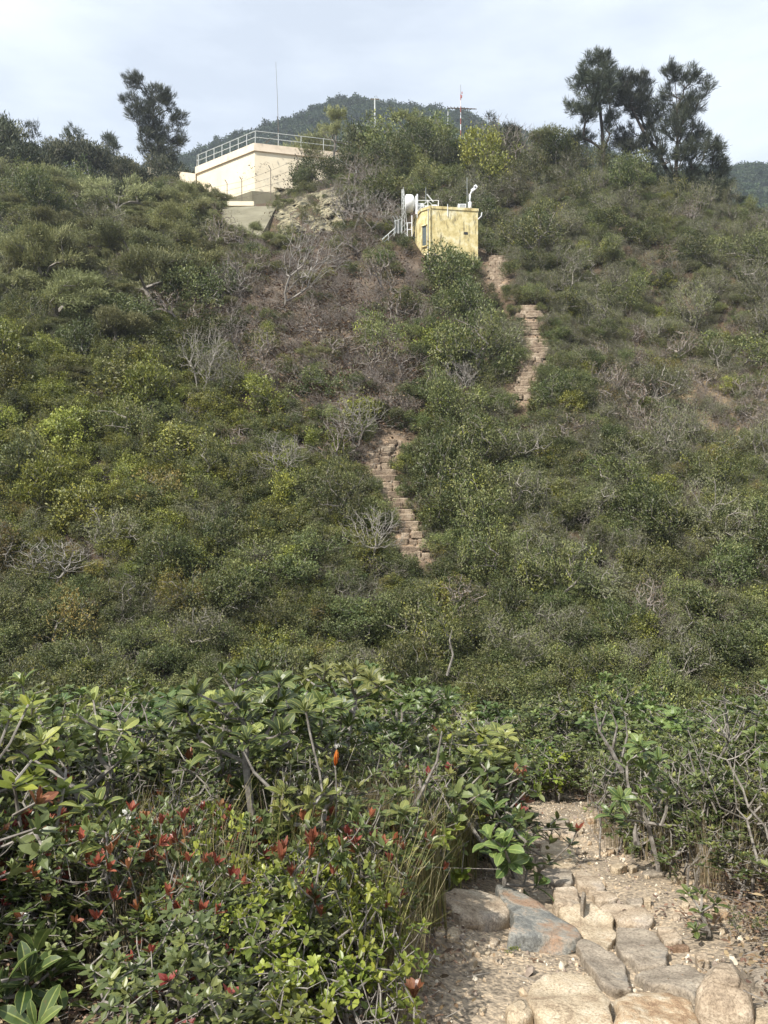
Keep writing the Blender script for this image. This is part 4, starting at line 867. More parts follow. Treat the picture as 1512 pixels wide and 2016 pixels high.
facebox(g, A_, E_, .37, .91, 15.1, 15.16, .10, 'yellow_wall'); facebox(g, A_, E_, .37, .91, 13.99, 14.05, .08, 'yellow_wall'); o = g.obj('frame', wn, origin=H0); o.location = (0, 0, 0)
g = Geo(); facebox(g, M_, D_, .1, .7, 13.6, 15.3, .03, 'opening_shade'); hp(g, 'dark_opening')  # flat dark panel on the wall; its colour paints the opening's shade
g = Geo(); facebox(g, A_, (4.98, 43.43), .70, .78, 14.67, 14.80, .015, 'opening_shade'); hp(g, 'vent_hole')  # shallow dark box, the hole's inner shade put into its colour
g = Geo(); g.tube([(2.40, 42.94, 11.6), (2.42, 42.94, ZH + .02)], .035, 'yellow_wall', 7); hp(g, 'downpipe')
g = Geo(); g.tube([(2.30, 43.07, 11.8), (2.32, 43.07, ZH - .1)], .022, 'metal_rail', 6); hp(g, 'conduit')
g = Geo(); g.tube([(3.35, 42.93 + .19, ZH - .5), (3.35, 42.93 + .19, ZH + .15)], .02, 'metal_white', 6); hp(g, 'conduit')
g = Geo(); g.tube([(4.98, 43.4, ZH - .55), (5.15, 43.35, ZH - .4), (5.18, 43.35, ZH - .2)], .03, 'metal_white', 6); hp(g, 'bracket')
# awning edge on the left side
g = Geo(); g.add([list(v) for v in [at(830, 414, 43.4), at(811, 446, 45.9), at(816, 448, 46.2), at(836, 418, 43.7), at(830, 417, 43.4), at(811, 449, 45.9), at(816, 451, 46.2), at(836, 421, 43.7)]], [[0, 1, 2, 3], [4, 7, 6, 5], [0, 4, 5, 1], [1, 5, 6, 2], [2, 6, 7, 3], [3, 7, 4, 0]], 'yellow_wall'); hp(g, 'awning')
# drum antenna
dq = at(808, 401, 44.2); dr = empty('drum_antenna', tuple(dq), 'white drum shaped microwave antenna left of the hut roof', 'antenna')
g = Geo(); V = []; prof = [(-.27, 0), (-.27, .40), (-.24, .46), (.02, .47), (.12, .44), (.20, .33), (.25, .18), (.27, 0)]; ns_ = 20
for (x, r) in prof:
    for k in range(ns_): V.append([x, r * math.cos(k * 2 * math.pi / ns_), r * math.sin(k * 2 * math.pi / ns_)])
g.add(V, [[i * ns_ + k, i * ns_ + (k + 1) % ns_, (i + 1) * ns_ + (k + 1) % ns_, (i + 1) * ns_ + k] for i in range(len(prof) - 1) for k in range(ns_)], 'radome'); g.obj('drum', dr, True)
g = Geo(); g.tube([(.38, .1, -1.4), (.38, .1, .55)], .04, 'metal_white', 7); g.box((.3, .05, 0), (.2, .12, .2), 'metal_grey'); g.obj('mount', dr)
# lattice mast with guy wires
lm_ = at(798, 470, 44.5); t_ = at(793, 373, 44.8); lat = empty('lattice_mast', tuple(lm_), 'narrow lattice mast leaning behind the drum antenna', 'mast')
g = Geo(); dv = Vector(t_) - Vector(lm_)
for s in (-.16, .16, 0): g.tube([(s, abs(s), 0), (dv.x + s * .3, dv.y, dv.z)], .02, 'metal_rail', 5)
for i in range(9):
    f = i / 9; f2 = (i + 1) / 9; g.tube([(dv.x * f - .16 * (1 - .7 * f), 0, dv.z * f), (dv.x * f2 + .16 * (1 - .7 * f2), 0, dv.z * f2)], .012, 'metal_rail', 4)
g.obj('lattice', lat)
# cabinet rack on the roof
rk = empty('equipment_rack', (2.1, 44.0, ZH + .02), 'white metal equipment rack with cabinets on the hut roof', 'rack'); RO = (2.1, 44.0, ZH + .02)
g = Geo()
x0, x1, y0_, y1_, zz = -.32, .82, -.1, .9, .62
for x in (x0, (x0 + x1) / 2, x1):
    for y in (y0_, y1_): g.tube([(x, y, -.3), (x, y, zz)], .022, 'metal_white', 5)
for z in (.05, .33, zz):
    for y in (y0_, y1_): g.tube([(x0, y, z), (x1, y, z)], .018, 'metal_white', 5)
    for x in (x0, x1): g.tube([(x, y0_, z), (x, y1_, z)], .018, 'metal_white', 5)
for y in (y0_, y1_): g.tube([(x0, y, .05), ((x0 + x1) / 2, y, zz)], .012, 'metal_white', 4); g.tube([((x0 + x1) / 2, y, zz), (x1, y, .05)], .012, 'metal_white', 4)
g.tube([(.2, 0, 1.0), (.55, .1, .62)], .03, 'metal_white', 6); g.obj('frame', rk)
for (x, z, sx, sz) in ((-.12, .3, .3, .5), (.25, .22, .3, .4), (.6, .25, .28, .45)):
    g = Geo(); g.box((x, .3, z), (sx, .4, sz), 'metal_white'); g.box((x, .095, z), (sx * .7, .02, sz * .7), 'metal_grey'); g.obj('cabinet', rk)
g = Geo(); g.tube([(-.36, -.05, -.1), (-.36, -.05, .88)], .055, 'metal_white', 8); g.obj('post', rk)
g = Geo(); g.tube([(.16, .3, .6), (.16, .3, 1.5)], .010, 'metal_grey', 4); g.obj('whip', rk)
# air conditioner, camera pole
ac = empty('air_conditioner', (4.15, 43.75, ZH + .02), 'white air conditioner unit near the right end of the hut roof', 'air conditioner')
g = Geo(); g.box((0, 0, .17), (.42, .3, .32), 'metal_white'); g.obj('casing', ac); g = Geo()
for i in range(6): g.box((.02 + .0, -.157, .06 + i * .045), (.3, .012, .02), 'metal_grey')
g.obj('grille', ac)
cp = empty('camera_pole', (4.58, 43.7, ZH + .02), 'white pole with a tilted camera head on the hut roof', 'camera')
g = Geo(); g.tube([(0, 0, 0), (0, 0, .45)], .09, 'metal_white', 9); g.tube([(0, 0, .45), (0, 0, .86)], .055, 'metal_white', 9); g.tube([(0, 0, .8), (.1, 0, 1.02), (.2, 0, 1.1)], .05, 'metal_white', 8); g.obj('pole', cp, True)
g = Geo(); M = Matrix.Rotation(R(-35), 3, 'Y'); g.box((.2, 0, 1.14), (.3, .16, .14), 'metal_white', rot=M); g.box((.30, 0, 1.27), (.16, .16, .18), 'metal_white', rot=M); g.obj('camera_head', cp)
g = Geo()
for z in (.12, .3, .46): g.box((.14, 0, z), (.16, .03, .03), 'metal_rust')
g.obj('step_peg', cp)
g = Geo(); g.tube([(4.42, 43.6, ZH), (4.42, 43.6, ZH + 1.75)], .012, 'metal_grey', 5); tag(g.obj('rod_antenna', origin=(4.42, 43.6, ZH)), 'thin upright rod beside the camera pole on the hut', 'antenna')
# gate and handrail left of the hut
gt = empty('mesh_gate', tuple(at(785, 455, 44)), 'grey mesh gate with slanted tops left of the yellow hut', 'gate'); GO = tuple(at(785, 455, 44))
g = Geo()
for px in (778, 784, 791): g.tube([at(px, 460, 44), at(px, 433, 44)], .025, 'metal_rail', 5); g.tube([at(px, 433, 44), at(px - 5, 425, 43.9)], .02, 'metal_rail', 5)
g.tube([at(776, 436, 44), at(792, 430, 44)], .02, 'metal_rail', 5); o = g.obj('frame', gt, origin=GO); o.location = (0, 0, 0)
g = Geo(); 
for i in range(9): px = 779 + i * 1.4; g.tube([at(px, 459, 44.05), at(px, 435, 44.05)], .007, 'metal_grey', 3)
o = g.obj('mesh_panel', gt, origin=GO); o.location = (0, 0, 0)
hr = empty('handrail', tuple(at(755, 472, 43.6)), 'pale sloping handrail running down from the mesh gate', 'handrail'); GO = tuple(at(755, 472, 43.6))
g = Geo(); g.tube([at(752, 472, 43.4), at(778, 449, 44)], .03, 'metal_rail', 6); g.tube([at(752, 480, 43.4), at(778, 457, 44)], .02, 'metal_rail', 6); o = g.obj('rail', hr, origin=GO); o.location = (0, 0, 0)
for px, py in ((754, 470), (765, 461), (776, 451)): g = Geo(); g.tube([at(px, py, 43.6), at(px, py + 14, 43.6)], .02, 'metal_rail', 5); o = g.obj('post', hr, origin=GO); o.location = (0, 0, 0)
lf = empty('ladder_frame', tuple(at(806, 462, 44.2)), 'pale pipe frame standing between the gate and the hut', 'frame'); GO = tuple(at(806, 462, 44.2))
g = Geo()
for px in (802, 811): g.tube([at(px, 466, 44), at(px, 438 if px < 805 else 424, 44)], .03, 'metal_white', 6)
for py in (439, 452): g.tube([at(802, py, 44), at(811, py, 44)], .025, 'metal_white', 6)
o = g.obj('frame', lf, origin=GO); o.location = (0, 0, 0)

# ------------------------------------------------------------------ stones
def rock_geo(rg, outline, h, mat, base_z, top_tilt=(0, 0), amp=.012, sharp=.5, depth=.08, jag=.02, seed=0):
    """outline: closed list of (x,y); base_z(x,y) gives the ground"""
    P0 = np.array(outline, float)
    for _ in range(1):   # soften the corners a little
        a = P0; b = np.roll(P0, -1, 0); P0 = np.stack([a * .86 + b * .14, a * .14 + b * .86], 1).reshape(-1, 2)
    L = np.linalg.norm(np.roll(P0, -1, 0) - P0, axis=1); cum = np.concatenate([[0], np.cumsum(L)]); n = 64
    t = np.linspace(0, cum[-1], n, endpoint=False); Pc = np.vstack([P0, P0[:1]]); P1 = np.stack([np.interp(t, cum, Pc[:, i]) for i in (0, 1)], 1)
    c = P1.mean(0); size = np.linalg.norm(P1 - c, axis=1).mean(); rings = [(1.0, -depth), (1.015, .0), (1.01, h * .3), (1.0, h * .6), (1 - .03 * sharp - .01, h * .8), (1 - .08 * sharp - .02, h * .92), (1 - .18 * sharp - .03, h * .985), (.82 - .12 * sharp, h), (.68 - .08 * sharp, h * 1.01), (.52, h * 1.02), (.38, h * 1.02), (.24, h * 1.02), (.11, h * 1.02)]
    V = []
    for (s, z) in rings:
        for p in P1:
            q = c + (p - c) * s; nz = float(fbm(q[0] / (size * .5) + seed, q[1] / (size * .5) + z * 8 + seed, 4)); nz2 = float(fbm(q[0] / (size * .55) + seed + 40, q[1] / (size * .55) + z * 8, 5)); nz2 += .6 * abs(float(vnoise(q[0] / (size * .22) + seed, q[1] / (size * .22)))) 
            q = q + (q - c) / (size + 1e-6) * nz * min(jag, size * .22) * (1 if s > .9 else .3)
            V.append([q[0], q[1], float(base_z(q[0], q[1])) + z + (nz2 * min(amp, size * .10) if z > 0 else 0) + (top_tilt[0] * (q[0] - c[0]) + top_tilt[1] * (q[1] - c[1])) * (1 if z > 0 else 0)])
    V.append([c[0], c[1], V[-1][2]]); m_ = len(rings)
    Q = [[i * n + k, i * n + (k + 1) % n, (i + 1) * n + (k + 1) % n, (i + 1) * n + k] for i in range(m_ - 1) for k in range(n)]
    T = [[(m_ - 1) * n + k, (m_ - 1) * n + (k + 1) % n, m_ * n] for k in range(n)]
    g = Geo(); g.add(V, Q, mat, T=T); return g, c
def zc(x, y): return 800 + .471 * x, 1550 + .471 * y
def flatg(x, y): return Hgt(x, y, 0.0)
ST = [
 ('A', 'path_stone', [(150, 430), (200, 422), (300, 445), (400, 485), (450, 535), (445, 575), (390, 592), (330, 605), (250, 585), (165, 520)], .085, 'stone_tan', 'tan flat boulder under the leaves on the left edge of the path', (.1, .25), .012),
 ('B', 'path_stone', [(380, 420), (430, 425), (540, 480), (650, 545), (722, 572), (722, 600), (690, 622), (560, 612), (420, 596), (455, 540), (400, 480)], .075, 'stone_blue', 'long blue grey slab with rusty patches beside the path', (-.03, .06), .008),
 ('C', 'path_stone', [(605, 408), (715, 405), (730, 475), (690, 505), (615, 480)], .06, 'stone_tan', 'brownish block behind the long blue grey slab', (0, 0), .01),
 ('D', 'path_stone', [(555, 255), (590, 233), (690, 250), (722, 298), (650, 328), (575, 312)], .03, 'stone_cream', 'smooth yellow tan step stone in the upper path', (0, .1), .012),
 ('E', 'path_stone', [(575, 335), (690, 338), (700, 395), (600, 402), (560, 370)], .025, 'stone_grey', 'cracked grey flat stone in the upper path', (0, 0), .006),
 ('E2', 'path_stone', [(705, 345), (790, 368), (835, 425), (760, 425), (710, 400)], .03, 'stone_tan', 'pale tan wedge stone right of the cracked grey stone', (0, 0), .008),
 ('F', 'path_stone', [(645, 520), (700, 505), (790, 508), (868, 552), (878, 600), (850, 662), (780, 640), (720, 590), (650, 548)], .03, 'stone_cream', 'bright yellow tan slab in the middle of the path', (.05, .1), .01),
 ('G', 'path_stone', [(800, 492), (890, 480), (1000, 502), (1040, 555), (1000, 572), (900, 572), (860, 540)], .025, 'stone_tan', 'long beige slab behind the bright tan slab', (0, 0), .01),
 ('H', 'path_stone', [(880, 600), (960, 588), (1050, 612), (1105, 690), (1095, 755), (980, 758), (890, 690)], .03, 'stone_grey', 'large beige grey flat slab at the bend of the path', (0, 0), .008),
 ('H2', 'path_stone', [(1040, 585), (1110, 585), (1165, 640), (1085, 655)], .03, 'stone_tan', 'small beige slab at the right of the grey flat slab', (0, 0), .008),
 ('I', 'path_stone', [(705, 645), (760, 638), (850, 685), (930, 742), (935, 835), (880, 848), (800, 790), (745, 720)], .03, 'stone_grey', 'narrow blue brown slab slanting across the path', (0, 0), .008),
 ('J', 'path_stone', [(955, 775), (1050, 755), (1190, 735), (1270, 790), (1215, 870), (1100, 832), (985, 822)], .03, 'stone_grey', 'pinkish grey flat stone below the large flat slab', (0, 0), .008),
 ('K', 'path_stone', [(510, 832), (560, 795), (650, 778), (760, 802), (845, 868), (868, 960), (860, 1040), (600, 1040), (530, 940)], .04, 'stone_cream', 'large pale tan slab at the bottom of the photo', (0, .05), .012),
 ('L', 'path_stone', [(412, 925), (436, 892), (478, 876), (515, 890), (530, 925), (508, 962), (470, 970), (428, 955)], .05, 'stone_cream', 'small round whitish stone left of the large pale slab', (0, 0), .012),
 ('M', 'path_stone', [(872, 885), (950, 838), (1090, 838), (1190, 880), (1222, 950), (1215, 1040), (900, 1040), (865, 960)], .085, 'stone_orange', 'rounded orange mottled boulder at the bottom of the photo', (0, 0), .018),
 ('N', 'path_stone', [(1205, 968), (1258, 900), (1315, 868), (1368, 872), (1425, 920), (1458, 985), (1440, 1035), (1330, 1045), (1230, 1025)], .17, 'stone_tan', 'steep tan boulder standing at the lower right', (0, .12), .022),
 ('O', 'path_stone', [(1395, 752), (1470, 745), (1560, 760), (1560, 880), (1470, 868), (1435, 800)], .09, 'stone_grey', 'grey boulder cut by the right edge', (0, 0), .015),
 ('P', 'path_stone', [(1235, 930), (1290, 905), (1310, 1030), (1225, 1040)], .03, 'stone_grey', 'bluish stone wedged between the orange and tan boulders', (0, 0), .01),
 ('Q', 'path_stone', [(1440, 920), (1500, 905), (1560, 930), (1550, 1040), (1460, 1030)], .08, 'stone_cream', 'pale stone in the lower right corner', (0, 0), .012),
 ('R', 'path_stone', [(1090, 655), (1150, 650), (1190, 690), (1105, 695)], .05, 'stone_brown', 'dark brown stone on the right of the path bend', (0, 0), .01),
 ('S', 'bank_stone', [(982, 356), (1030, 344), (1075, 352), (1074, 376), (1000, 384)], .13, 'stone_grey', 'grey brown boulder at the foot of the right bushes', (0, 0), .02),
 ('T', 'bank_stone', [(850, 328), (895, 318), (925, 345), (890, 368), (855, 352)], .06, 'stone_cream', 'white jagged stone at the right side of the upper path', (0, 0), .02),
 ('T2', 'bank_stone', [(925, 340), (960, 325), (968, 350), (940, 362)], .06, 'stone_cream', 'small white stone left of the grey brown boulder', (0, 0), .02),
 ('U', 'bank_stone', [(1108, 378), (1140, 365), (1168, 385), (1160, 412), (1115, 410)], .09, 'stone_cream', 'pale stacked stone right of the grey brown boulder', (0, 0), .02),
 ('V', 'bank_stone', [(1368, 480), (1410, 465), (1455, 475), (1458, 510), (1385, 522)], .08, 'stone_brown', 'reddish brown stone under the right bushes', (0, 0), .015),
 ('W', 'bank_stone', [(1272, 505), (1335, 500), (1350, 528), (1285, 532)], .05, 'stone_orange', 'orange brown flat stone left of the reddish one', (0, 0), .015),
 ('X', 'bank_stone', [(832, 258), (868, 252), (872, 282), (842, 288)], .07, 'stone_orange', 'small upright orange stone beside the upper path', (0, 0), .015),
 ('Y', 'bank_stone', [(752, 125), (788, 120), (790, 155), (756, 155)], .12, 'stone_orange', 'orange tan stone at the far end of the path', (0, 0), .015),
 ('Z', 'path_stone', [(600, 122), (670, 118), (685, 140), (660, 152), (598, 148)], .05, 'stone_grey', 'grey flat stone farthest up the visible path', (0, 0), .01),
 ('AA', 'path_stone', [(455, 180), (530, 172), (572, 190), (560, 205), (490, 206)], .03, 'stone_cream', 'pale flat stone at the left of the far path', (0, 0), .01),
 ('AB', 'path_stone', [(590, 160), (680, 158), (720, 185), (650, 200), (585, 190)], .03, 'stone_tan', 'tan flat stone before the farthest grey stone', (0, 0), .01),
 ('AC', 'path_stone', [(505, 205), (600, 200), (640, 222), (560, 236), (500, 228)], .025, 'stone_tan', 'thin brownish stone before the pale flat stone', (0, 0), .01),
 ('BB', 'path_stone', [(538, 295), (572, 292), (572, 325), (535, 325)], .05, 'stone_grey', 'small bluish stone at the left edge of the upper path', (0, 0), .01),
 ('CC', 'path_stone', [(912, 470), (988, 455), (990, 494), (932, 490)], .025, 'stone_grey', 'small dark blue grey flat stone right of the long beige slab', (0, 0), .006),
 ('DD', 'bank_stone', [(990, 455), (1022, 452), (1025, 476), (995, 480)], .03, 'stone_cream', 'small pale stone touching the dark blue grey one', (0, 0), .01),
 ('EE', 'path_stone', [(735, 428), (752, 440), (742, 492), (725, 480)], .11, 'stone_grey', 'thin upright grey shard beside the brownish block', (0, 0), .01),
 ('FF', 'path_stone', [(755, 430), (870, 435), (890, 465), (800, 478)], .025, 'stone_tan', 'flat tan stone left of the small dark one', (0, 0), .008),
 ('GG', 'path_stone', [(690, 455), (720, 450), (725, 485), (700, 488)], .05, 'stone_cream', 'small white stone against the upright shard', (0, 0), .01),
 ('HH', 'bank_stone', [(1205, 690), (1250, 690), (1270, 730), (1215, 720)], .04, 'stone_tan', 'tan stone right of the dark brown stone', (0, 0), .01),
]
stone_ground = []
sn = 0
for (k, nm, poly, h, mat, lab, tl, amp) in ST:
    if k in ('N', 'L'): pp = [hit(*zc(*p), up=h * (.9 if k == 'L' else .3))[:2] for p in poly]
    elif k in ('S', 'T', 'T2', 'U', 'V', 'X', 'Y', 'R', 'O', 'A'):      # boulders: part of the seen outline is their front face
        yb = max(p[1] for p in poly); yt = min(p[1] for p in poly); fr = .68 if k in ('N', 'A', 'O') else .55; Yb = hit(*zc(poly[0][0], yb))[1]
        poly = [(p[0], yb - (yb - p[1]) * fr) for p in poly]; h = .471 * (yb - yt) * (1 - fr) * 1.15 * Yb / F; tl = (tl[0] * .3, tl[1] * .3); pp = [hit(*zc(*p))[:2] for p in poly]
    else:
        if h < .05: h += .008
        pp = [hit(*zc(*p), up=h)[:2] for p in poly]
    g, c = rock_geo(rng, pp, h, mat, flatg, tl, amp, sharp=2.1 if k in ('N', 'L', 'S') else .15 if h < .055 or mat == 'stone_blue' else .8, seed=sn * 3.7, jag=.045); sn += 1
    o = g.obj(nm, smooth=True, origin=(c[0], c[1], float(flatg(c[0], c[1])))); tag(o, lab, 'stone', 'flat stones paving the path' if nm == 'path_stone' else 'stones beside the path')
    stone_ground.append((c[0], c[1]))
SM = [(140, 605, 24, 'left of a rounder one under the tan boulder'), (197, 618, 33, 'rounded and largest below the tan boulder'), (266, 652, 20, 'just right of the rounded one below the tan boulder'), (366, 645, 22, 'between the tan boulder and the blue slab'), (455, 640, 28, 'under the left end of the blue grey slab'), (180, 702, 25, 'in the gravel left of the path'), (385, 720, 19, 'in the gravel below the blue slab'), (340, 685, 13, 'tiny one in the gravel below the tan boulder'), (660, 735, 14, 'beside the narrow slanting slab'), (262, 855, 14, 'low in the gravel on the left'), (320, 925, 14, 'near the bottom gravel left of the whitish stone'), (1005, 365, 16, 'in front of the grey brown boulder'), (1130, 540, 18, 'on the gravel right of the long beige slab'), (1165, 490, 18, 'under the low plants on the right'), (1320, 600, 16, 'before the small green plant on the right'), (1300, 575, 14, 'behind the small green plant on the right'), (1440, 590, 15, 'right of the small green plant'), (730, 180, 14, 'at the right side of the far path'), (800, 270, 12, 'left of the upright orange stone'), (985, 770, 20, 'between the flat slab and the pinkish stone')]
for i, (x, y, r, lab) in enumerate(SM):
    pp = [hit(*zc(x + r * (1 + .18 * math.sin(3 * a + i)) * math.cos(a), y + r * .8 * math.sin(a)), up=.01)[:2] for a in np.linspace(0, 6.28, 9)[:-1]]
    pp_Y = float(np.mean([q[1] for q in pp])); g, c = rock_geo(rng, pp, .471 * r * pp_Y / F * .75, 'stone_cream' if i % 3 else 'stone_tan', Hgt, (0, 0), .008, 1.6, .02, .05, seed=i * 5.1)
    tag(g.obj('small_stone', smooth=True, origin=(c[0], c[1], float(Hgt(c[0], c[1])))), 'small pale stone ' + lab, 'stone', 'small loose stones by the path')

# gravel
def pebble(seed, mat):
    rg = np.random.RandomState(seed); import bmesh
    bm = bmesh.new(); bmesh.ops.create_icosphere(bm, subdivisions=1, radius=1.0)
    V = np.array([v.co[:] for v in bm.verts]); T = [[v.index for v in f.verts] for f in bm.faces]; bm.free()
    V = V * rg.uniform(.65, 1.15, (len(V), 1)) * np.array([1, rg.uniform(.6, 1), rg.uniform(.4, .7)]); g = Geo(); g.add(V, None, mat, T=T); return bpy.data.objects.new('p', g.mesh('pebble'))
noisemat('pebble_a', [(.25, .18, .11), (.44, .34, .23), (.62, .54, .42)], .6, .9, 3, 0); noisemat('pebble_b', [(.12, .09, .07), (.25, .2, .16), (.38, .32, .26)], .6, .9, 3, 0)
noisemat('pebble_c', [(.42, .35, .26), (.58, .51, .4), (.7, .65, .55)], .6, .9, 3, 0)
pb = [pebble(i, ['pebble_a', 'pebble_b', 'pebble_c'][i % 3]) for i in range(9)]
pts, rot, scl, pick = [], [], [], []
while len(pts) < 9000:
    Yp = 2.0 + 8.5 * rr.rand() ** 1.4; pc = np.interp(Yp, PATHY, PATHX); d = rr.normal(0, .62); x = pc + d + .1
    if rr.rand() > .35 + .65 * (float(vnoise(x * 2.2, Yp * 2.2)) + .5): continue
    s = .0035 + .011 * rr.rand() ** 3.0 + (.02 * rr.rand() if rr.rand() < .035 else 0)
    pts.append((x, Yp, float(Hgt(x, Yp)) + s * .25)); rot.append(tuple(rr.rand(3) * 6.28)); scl.append(s); pick.append(rr.randint(9))
scatter('gravel', pb, pts, rot, scl, pick, 'pale gravel and chips lying on and beside the path')
# leaf litter: dry fallen leaves and twigs
lp = []
for i in range(4):
    g = Geo(); rg = np.random.RandomState(i); n = 14; P_ = rg.normal(0, .12, (n, 3)) * np.array([1, 1, .05]); add_leaves(g, P_, rg.normal(0, 1, (n, 3)) * np.array([1, 1, .25]), rg.normal(0, .4, (n, 3)) + np.array([0, 0, 1]), rg.uniform(.025, .06, n), rg.uniform(.01, .024, n), TM_RND, 'litter', rg.rand(n))
    for _ in range(6): a = rg.normal(0, .14, 3) * np.array([1, 1, .08]); g.tube([a, a + rg.normal(0, .07, 3) * np.array([1, 1, .3])], .0016, 'bark_grey', 3, False)
    lp.append(bpy.data.objects.new('p', g.mesh('litter')))
pts, rot, scl, pick = [], [], [], []
for _ in range(5200):
    if rr.rand() < .55: Yp = 1.9 + 9 * rr.rand() ** 1.3; x = (rr.rand() * 1700 - 94 - 756) / F * Yp
    else: Yp = 2.6 + 6 * rr.rand(); x = np.interp(Yp, PATHY, PATHX) + .75 + rr.normal(0, .3)
    if abs(x - np.interp(Yp, PATHY, PATHX)) < .6 and rr.rand() < .97: continue
    pts.append((x, Yp, float(Hgt(x, Yp)) + .012)); rot.append((0, 0, rr.rand() * 6.28)); scl.append(rr.uniform(.4, .8)); pick.append(rr.randint(4))
# litter and stones on the bare brown slope
for _ in range(2600):
    px, py = rr.normal(670, 130), rr.normal(650, 120); p = hit(px, py, ymin=18)
    if near_stairs(p[0], p[1], .5): continue
    pts.append((p[0], p[1], p[2] + .03)); rot.append((-.6, 0, rr.rand() * 6.28)); scl.append(rr.uniform(2.0, 4.0)); pick.append(rr.randint(4))
scatter('leaf_litter', lp, pts, rot, scl, pick, 'dry brown leaf litter and twigs on the ground')

# ------------------------------------------------------------------ stone stairs on the hillside
SL = {'lower': 'lower flight of rough stone steps zigzagging up the slope', 'upper': 'upper flight of rough stone steps right of the green thicket', 'top': 'short shaded flight of stone steps beside the yellow hut'}
for k, ln in STAIRS.items():
    p0 = hit(ln[0][0], ln[0][1], ymin=18); root = empty('stone_stairs', tuple(p0), SL[k], 'stairs', 'stone stairs on the hillside')
    P3 = [hit(a, b, ymin=18) for a, b, c in ln]; W3 = [c / F * p[1] for (a, b, c), p in zip(ln, P3)]
    seg = [np.linalg.norm(b[1:] - a[1:]) + .5 * abs(b[0] - a[0]) for a, b in zip(P3[:-1], P3[1:])]; tot = sum(seg); ns_ = int(tot / .33)
    for i in range(ns_ + 1):
        f = i / ns_ * tot; j = 0
        while j < len(seg) - 1 and f > seg[j]: f -= seg[j]; j += 1
        t = min(1, f / seg[j]); p = P3[j] * (1 - t) + P3[j + 1] * t; wd = (W3[j] * (1 - t) + W3[j + 1] * t) * rng.uniform(.8, 1.1); pz = float(Hgt(p[0], p[1]))
        if rng.rand() < .02: continue
        wd *= rng.uniform(.88, 1.08); xo = p[0] + rng.normal(0, .05) - wd / 2; parts_ = rng.randint(1, 4); cuts = sorted([0] + list(rng.uniform(.25, .75, parts_ - 1)) + [1])
        g = Geo(); yaw = rng.normal(0, .08)
        for a, b2 in zip(cuts[:-1], cuts[1:]):
            w_ = wd * (b2 - a) - .02; cx = xo + wd * (a + b2) / 2; dz_ = rng.normal(0, .03); dp = rng.uniform(.24, .42)
            V = []; n8 = 10
            for zz_, sc2 in ((-.14, 1.0), (.03, 1.02), (.055, .9)):
                for q in range(n8):
                    an = 2 * math.pi * q / n8; sx = np.sign(math.cos(an)) * abs(math.cos(an)) ** .45; sy = np.sign(math.sin(an)) * abs(math.sin(an)) ** .45; jx = 1 + .13 * math.sin(q * 7.3 + i * 3.1 + a * 9)
                    V.append([cx + sx * w_ / 2 * sc2 * jx - p0[0], p[1] + sy * dp / 2 * sc2 * jx + (cx - p[0]) * yaw - p0[1], pz + zz_ + dz_ + .05 - p0[2]])
            V.append([cx - p0[0], p[1] + (cx - p[0]) * yaw - p0[1], pz + .062 + dz_ + .05 - p0[2]])
            g.add(V, [[r_ * n8 + q, r_ * n8 + (q + 1) % n8, (r_ + 1) * n8 + (q + 1) % n8, (r_ + 1) * n8 + q] for r_ in (0, 1) for q in range(n8)], 'stone_step', T=[[2 * n8 + q, 2 * n8 + (q + 1) % n8, 3 * n8] for q in range(n8)])
        g.obj('step', root)
# scree along the stairs and on the bare slope
rp = [pebble(30 + i, ['stone_step', 'stone_grey'][i % 2]) for i in range(5)]; pts, rot, scl, pick = [], [], [], []
for s in stair_pts:
    for _ in range(9): x, y = s[0] + rr.normal(0, .5), s[1] + rr.normal(0, .3); sz = rr.uniform(.03, .1); pts.append((x, y, float(Hgt(x, y)) + .02)); rot.append(tuple(rr.rand(3) * 6.28)); scl.append(sz); pick.append(rr.randint(5))
for _ in range(700): p = hit(rr.normal(740, 60), rr.normal(770, 60), ymin=18); pts.append(tuple(p)); rot.append(tuple(rr.rand(3) * 6.28)); scl.append(rr.uniform(.03, .13)); pick.append(rr.randint(5))
scatter('rubble', rp, pts, rot, scl, pick, 'broken stones strewn on the bare slope and beside the steps')

# ------------------------------------------------------------------ foreground plants
FG = {}
FG['big'] = [finish(whorlplant(200 + i, .36, 1.1, 30, .088, .036, 8, 'leaf_big', open_=.6, base=.5), 'stems', 'leaves') for i in range(5)]
FG['bigy'] = [finish(whorlplant(210 + i, .36, 1.1, 30, .085, .034, 8, 'leaf_big_yellow', open_=.6, base=.5), 'stems', 'leaves') for i in range(3)]
FG['red'] = [finish(whorlplant(220 + i, .30, .62, 30, .052, .023, 7, 'leaf_bush', 'leaf_red', .5, tm=TM_RND, open_=.6, rtip=.0022, base=.3), 'stems', 'leaves') for i in range(4)]
FG['lime'] = [finish(whorlplant(230 + i, .26, .36, 46, .030, .019, 6, 'leaf_lime', tm=TM_RND, rtip=.0016, base=.2, open_=1.1), 'stems', 'leaves') for i in range(4)]
FG['bush'] = [finish(whorlplant(240 + i, .36, 1.05, 62, .06, .023, 7, 'leaf_bush', 'leaf_big_yellow', .2, open_=.65, tm=TM_RND, rtip=.0026, base=.25), 'stems', 'leaves') for i in range(5)]
FG['stick'] = [finish(bare(250 + i, .30, 1.15, 34, 'bark_grey', .0022, th=.3, sides=5, rmax=.011), 'stems', 'leaves') for i in range(4)]
FD = {'big': 'large leaved green shrub', 'bigy': 'large leaved yellowish shrub', 'red': 'low red tipped shrub', 'lime': 'low lime leaved plant', 'bush': 'small leaved dark bush', 'stick': 'grey leafless stems'}
FN = {'big': 'big_leaf_shrub', 'bigy': 'big_leaf_shrub', 'red': 'red_tipped_shrub', 'lime': 'lime_leaf_plant', 'bush': 'small_leaf_bush', 'stick': 'bare_shrub'}
FG_ITEMS = []; ftaken = []
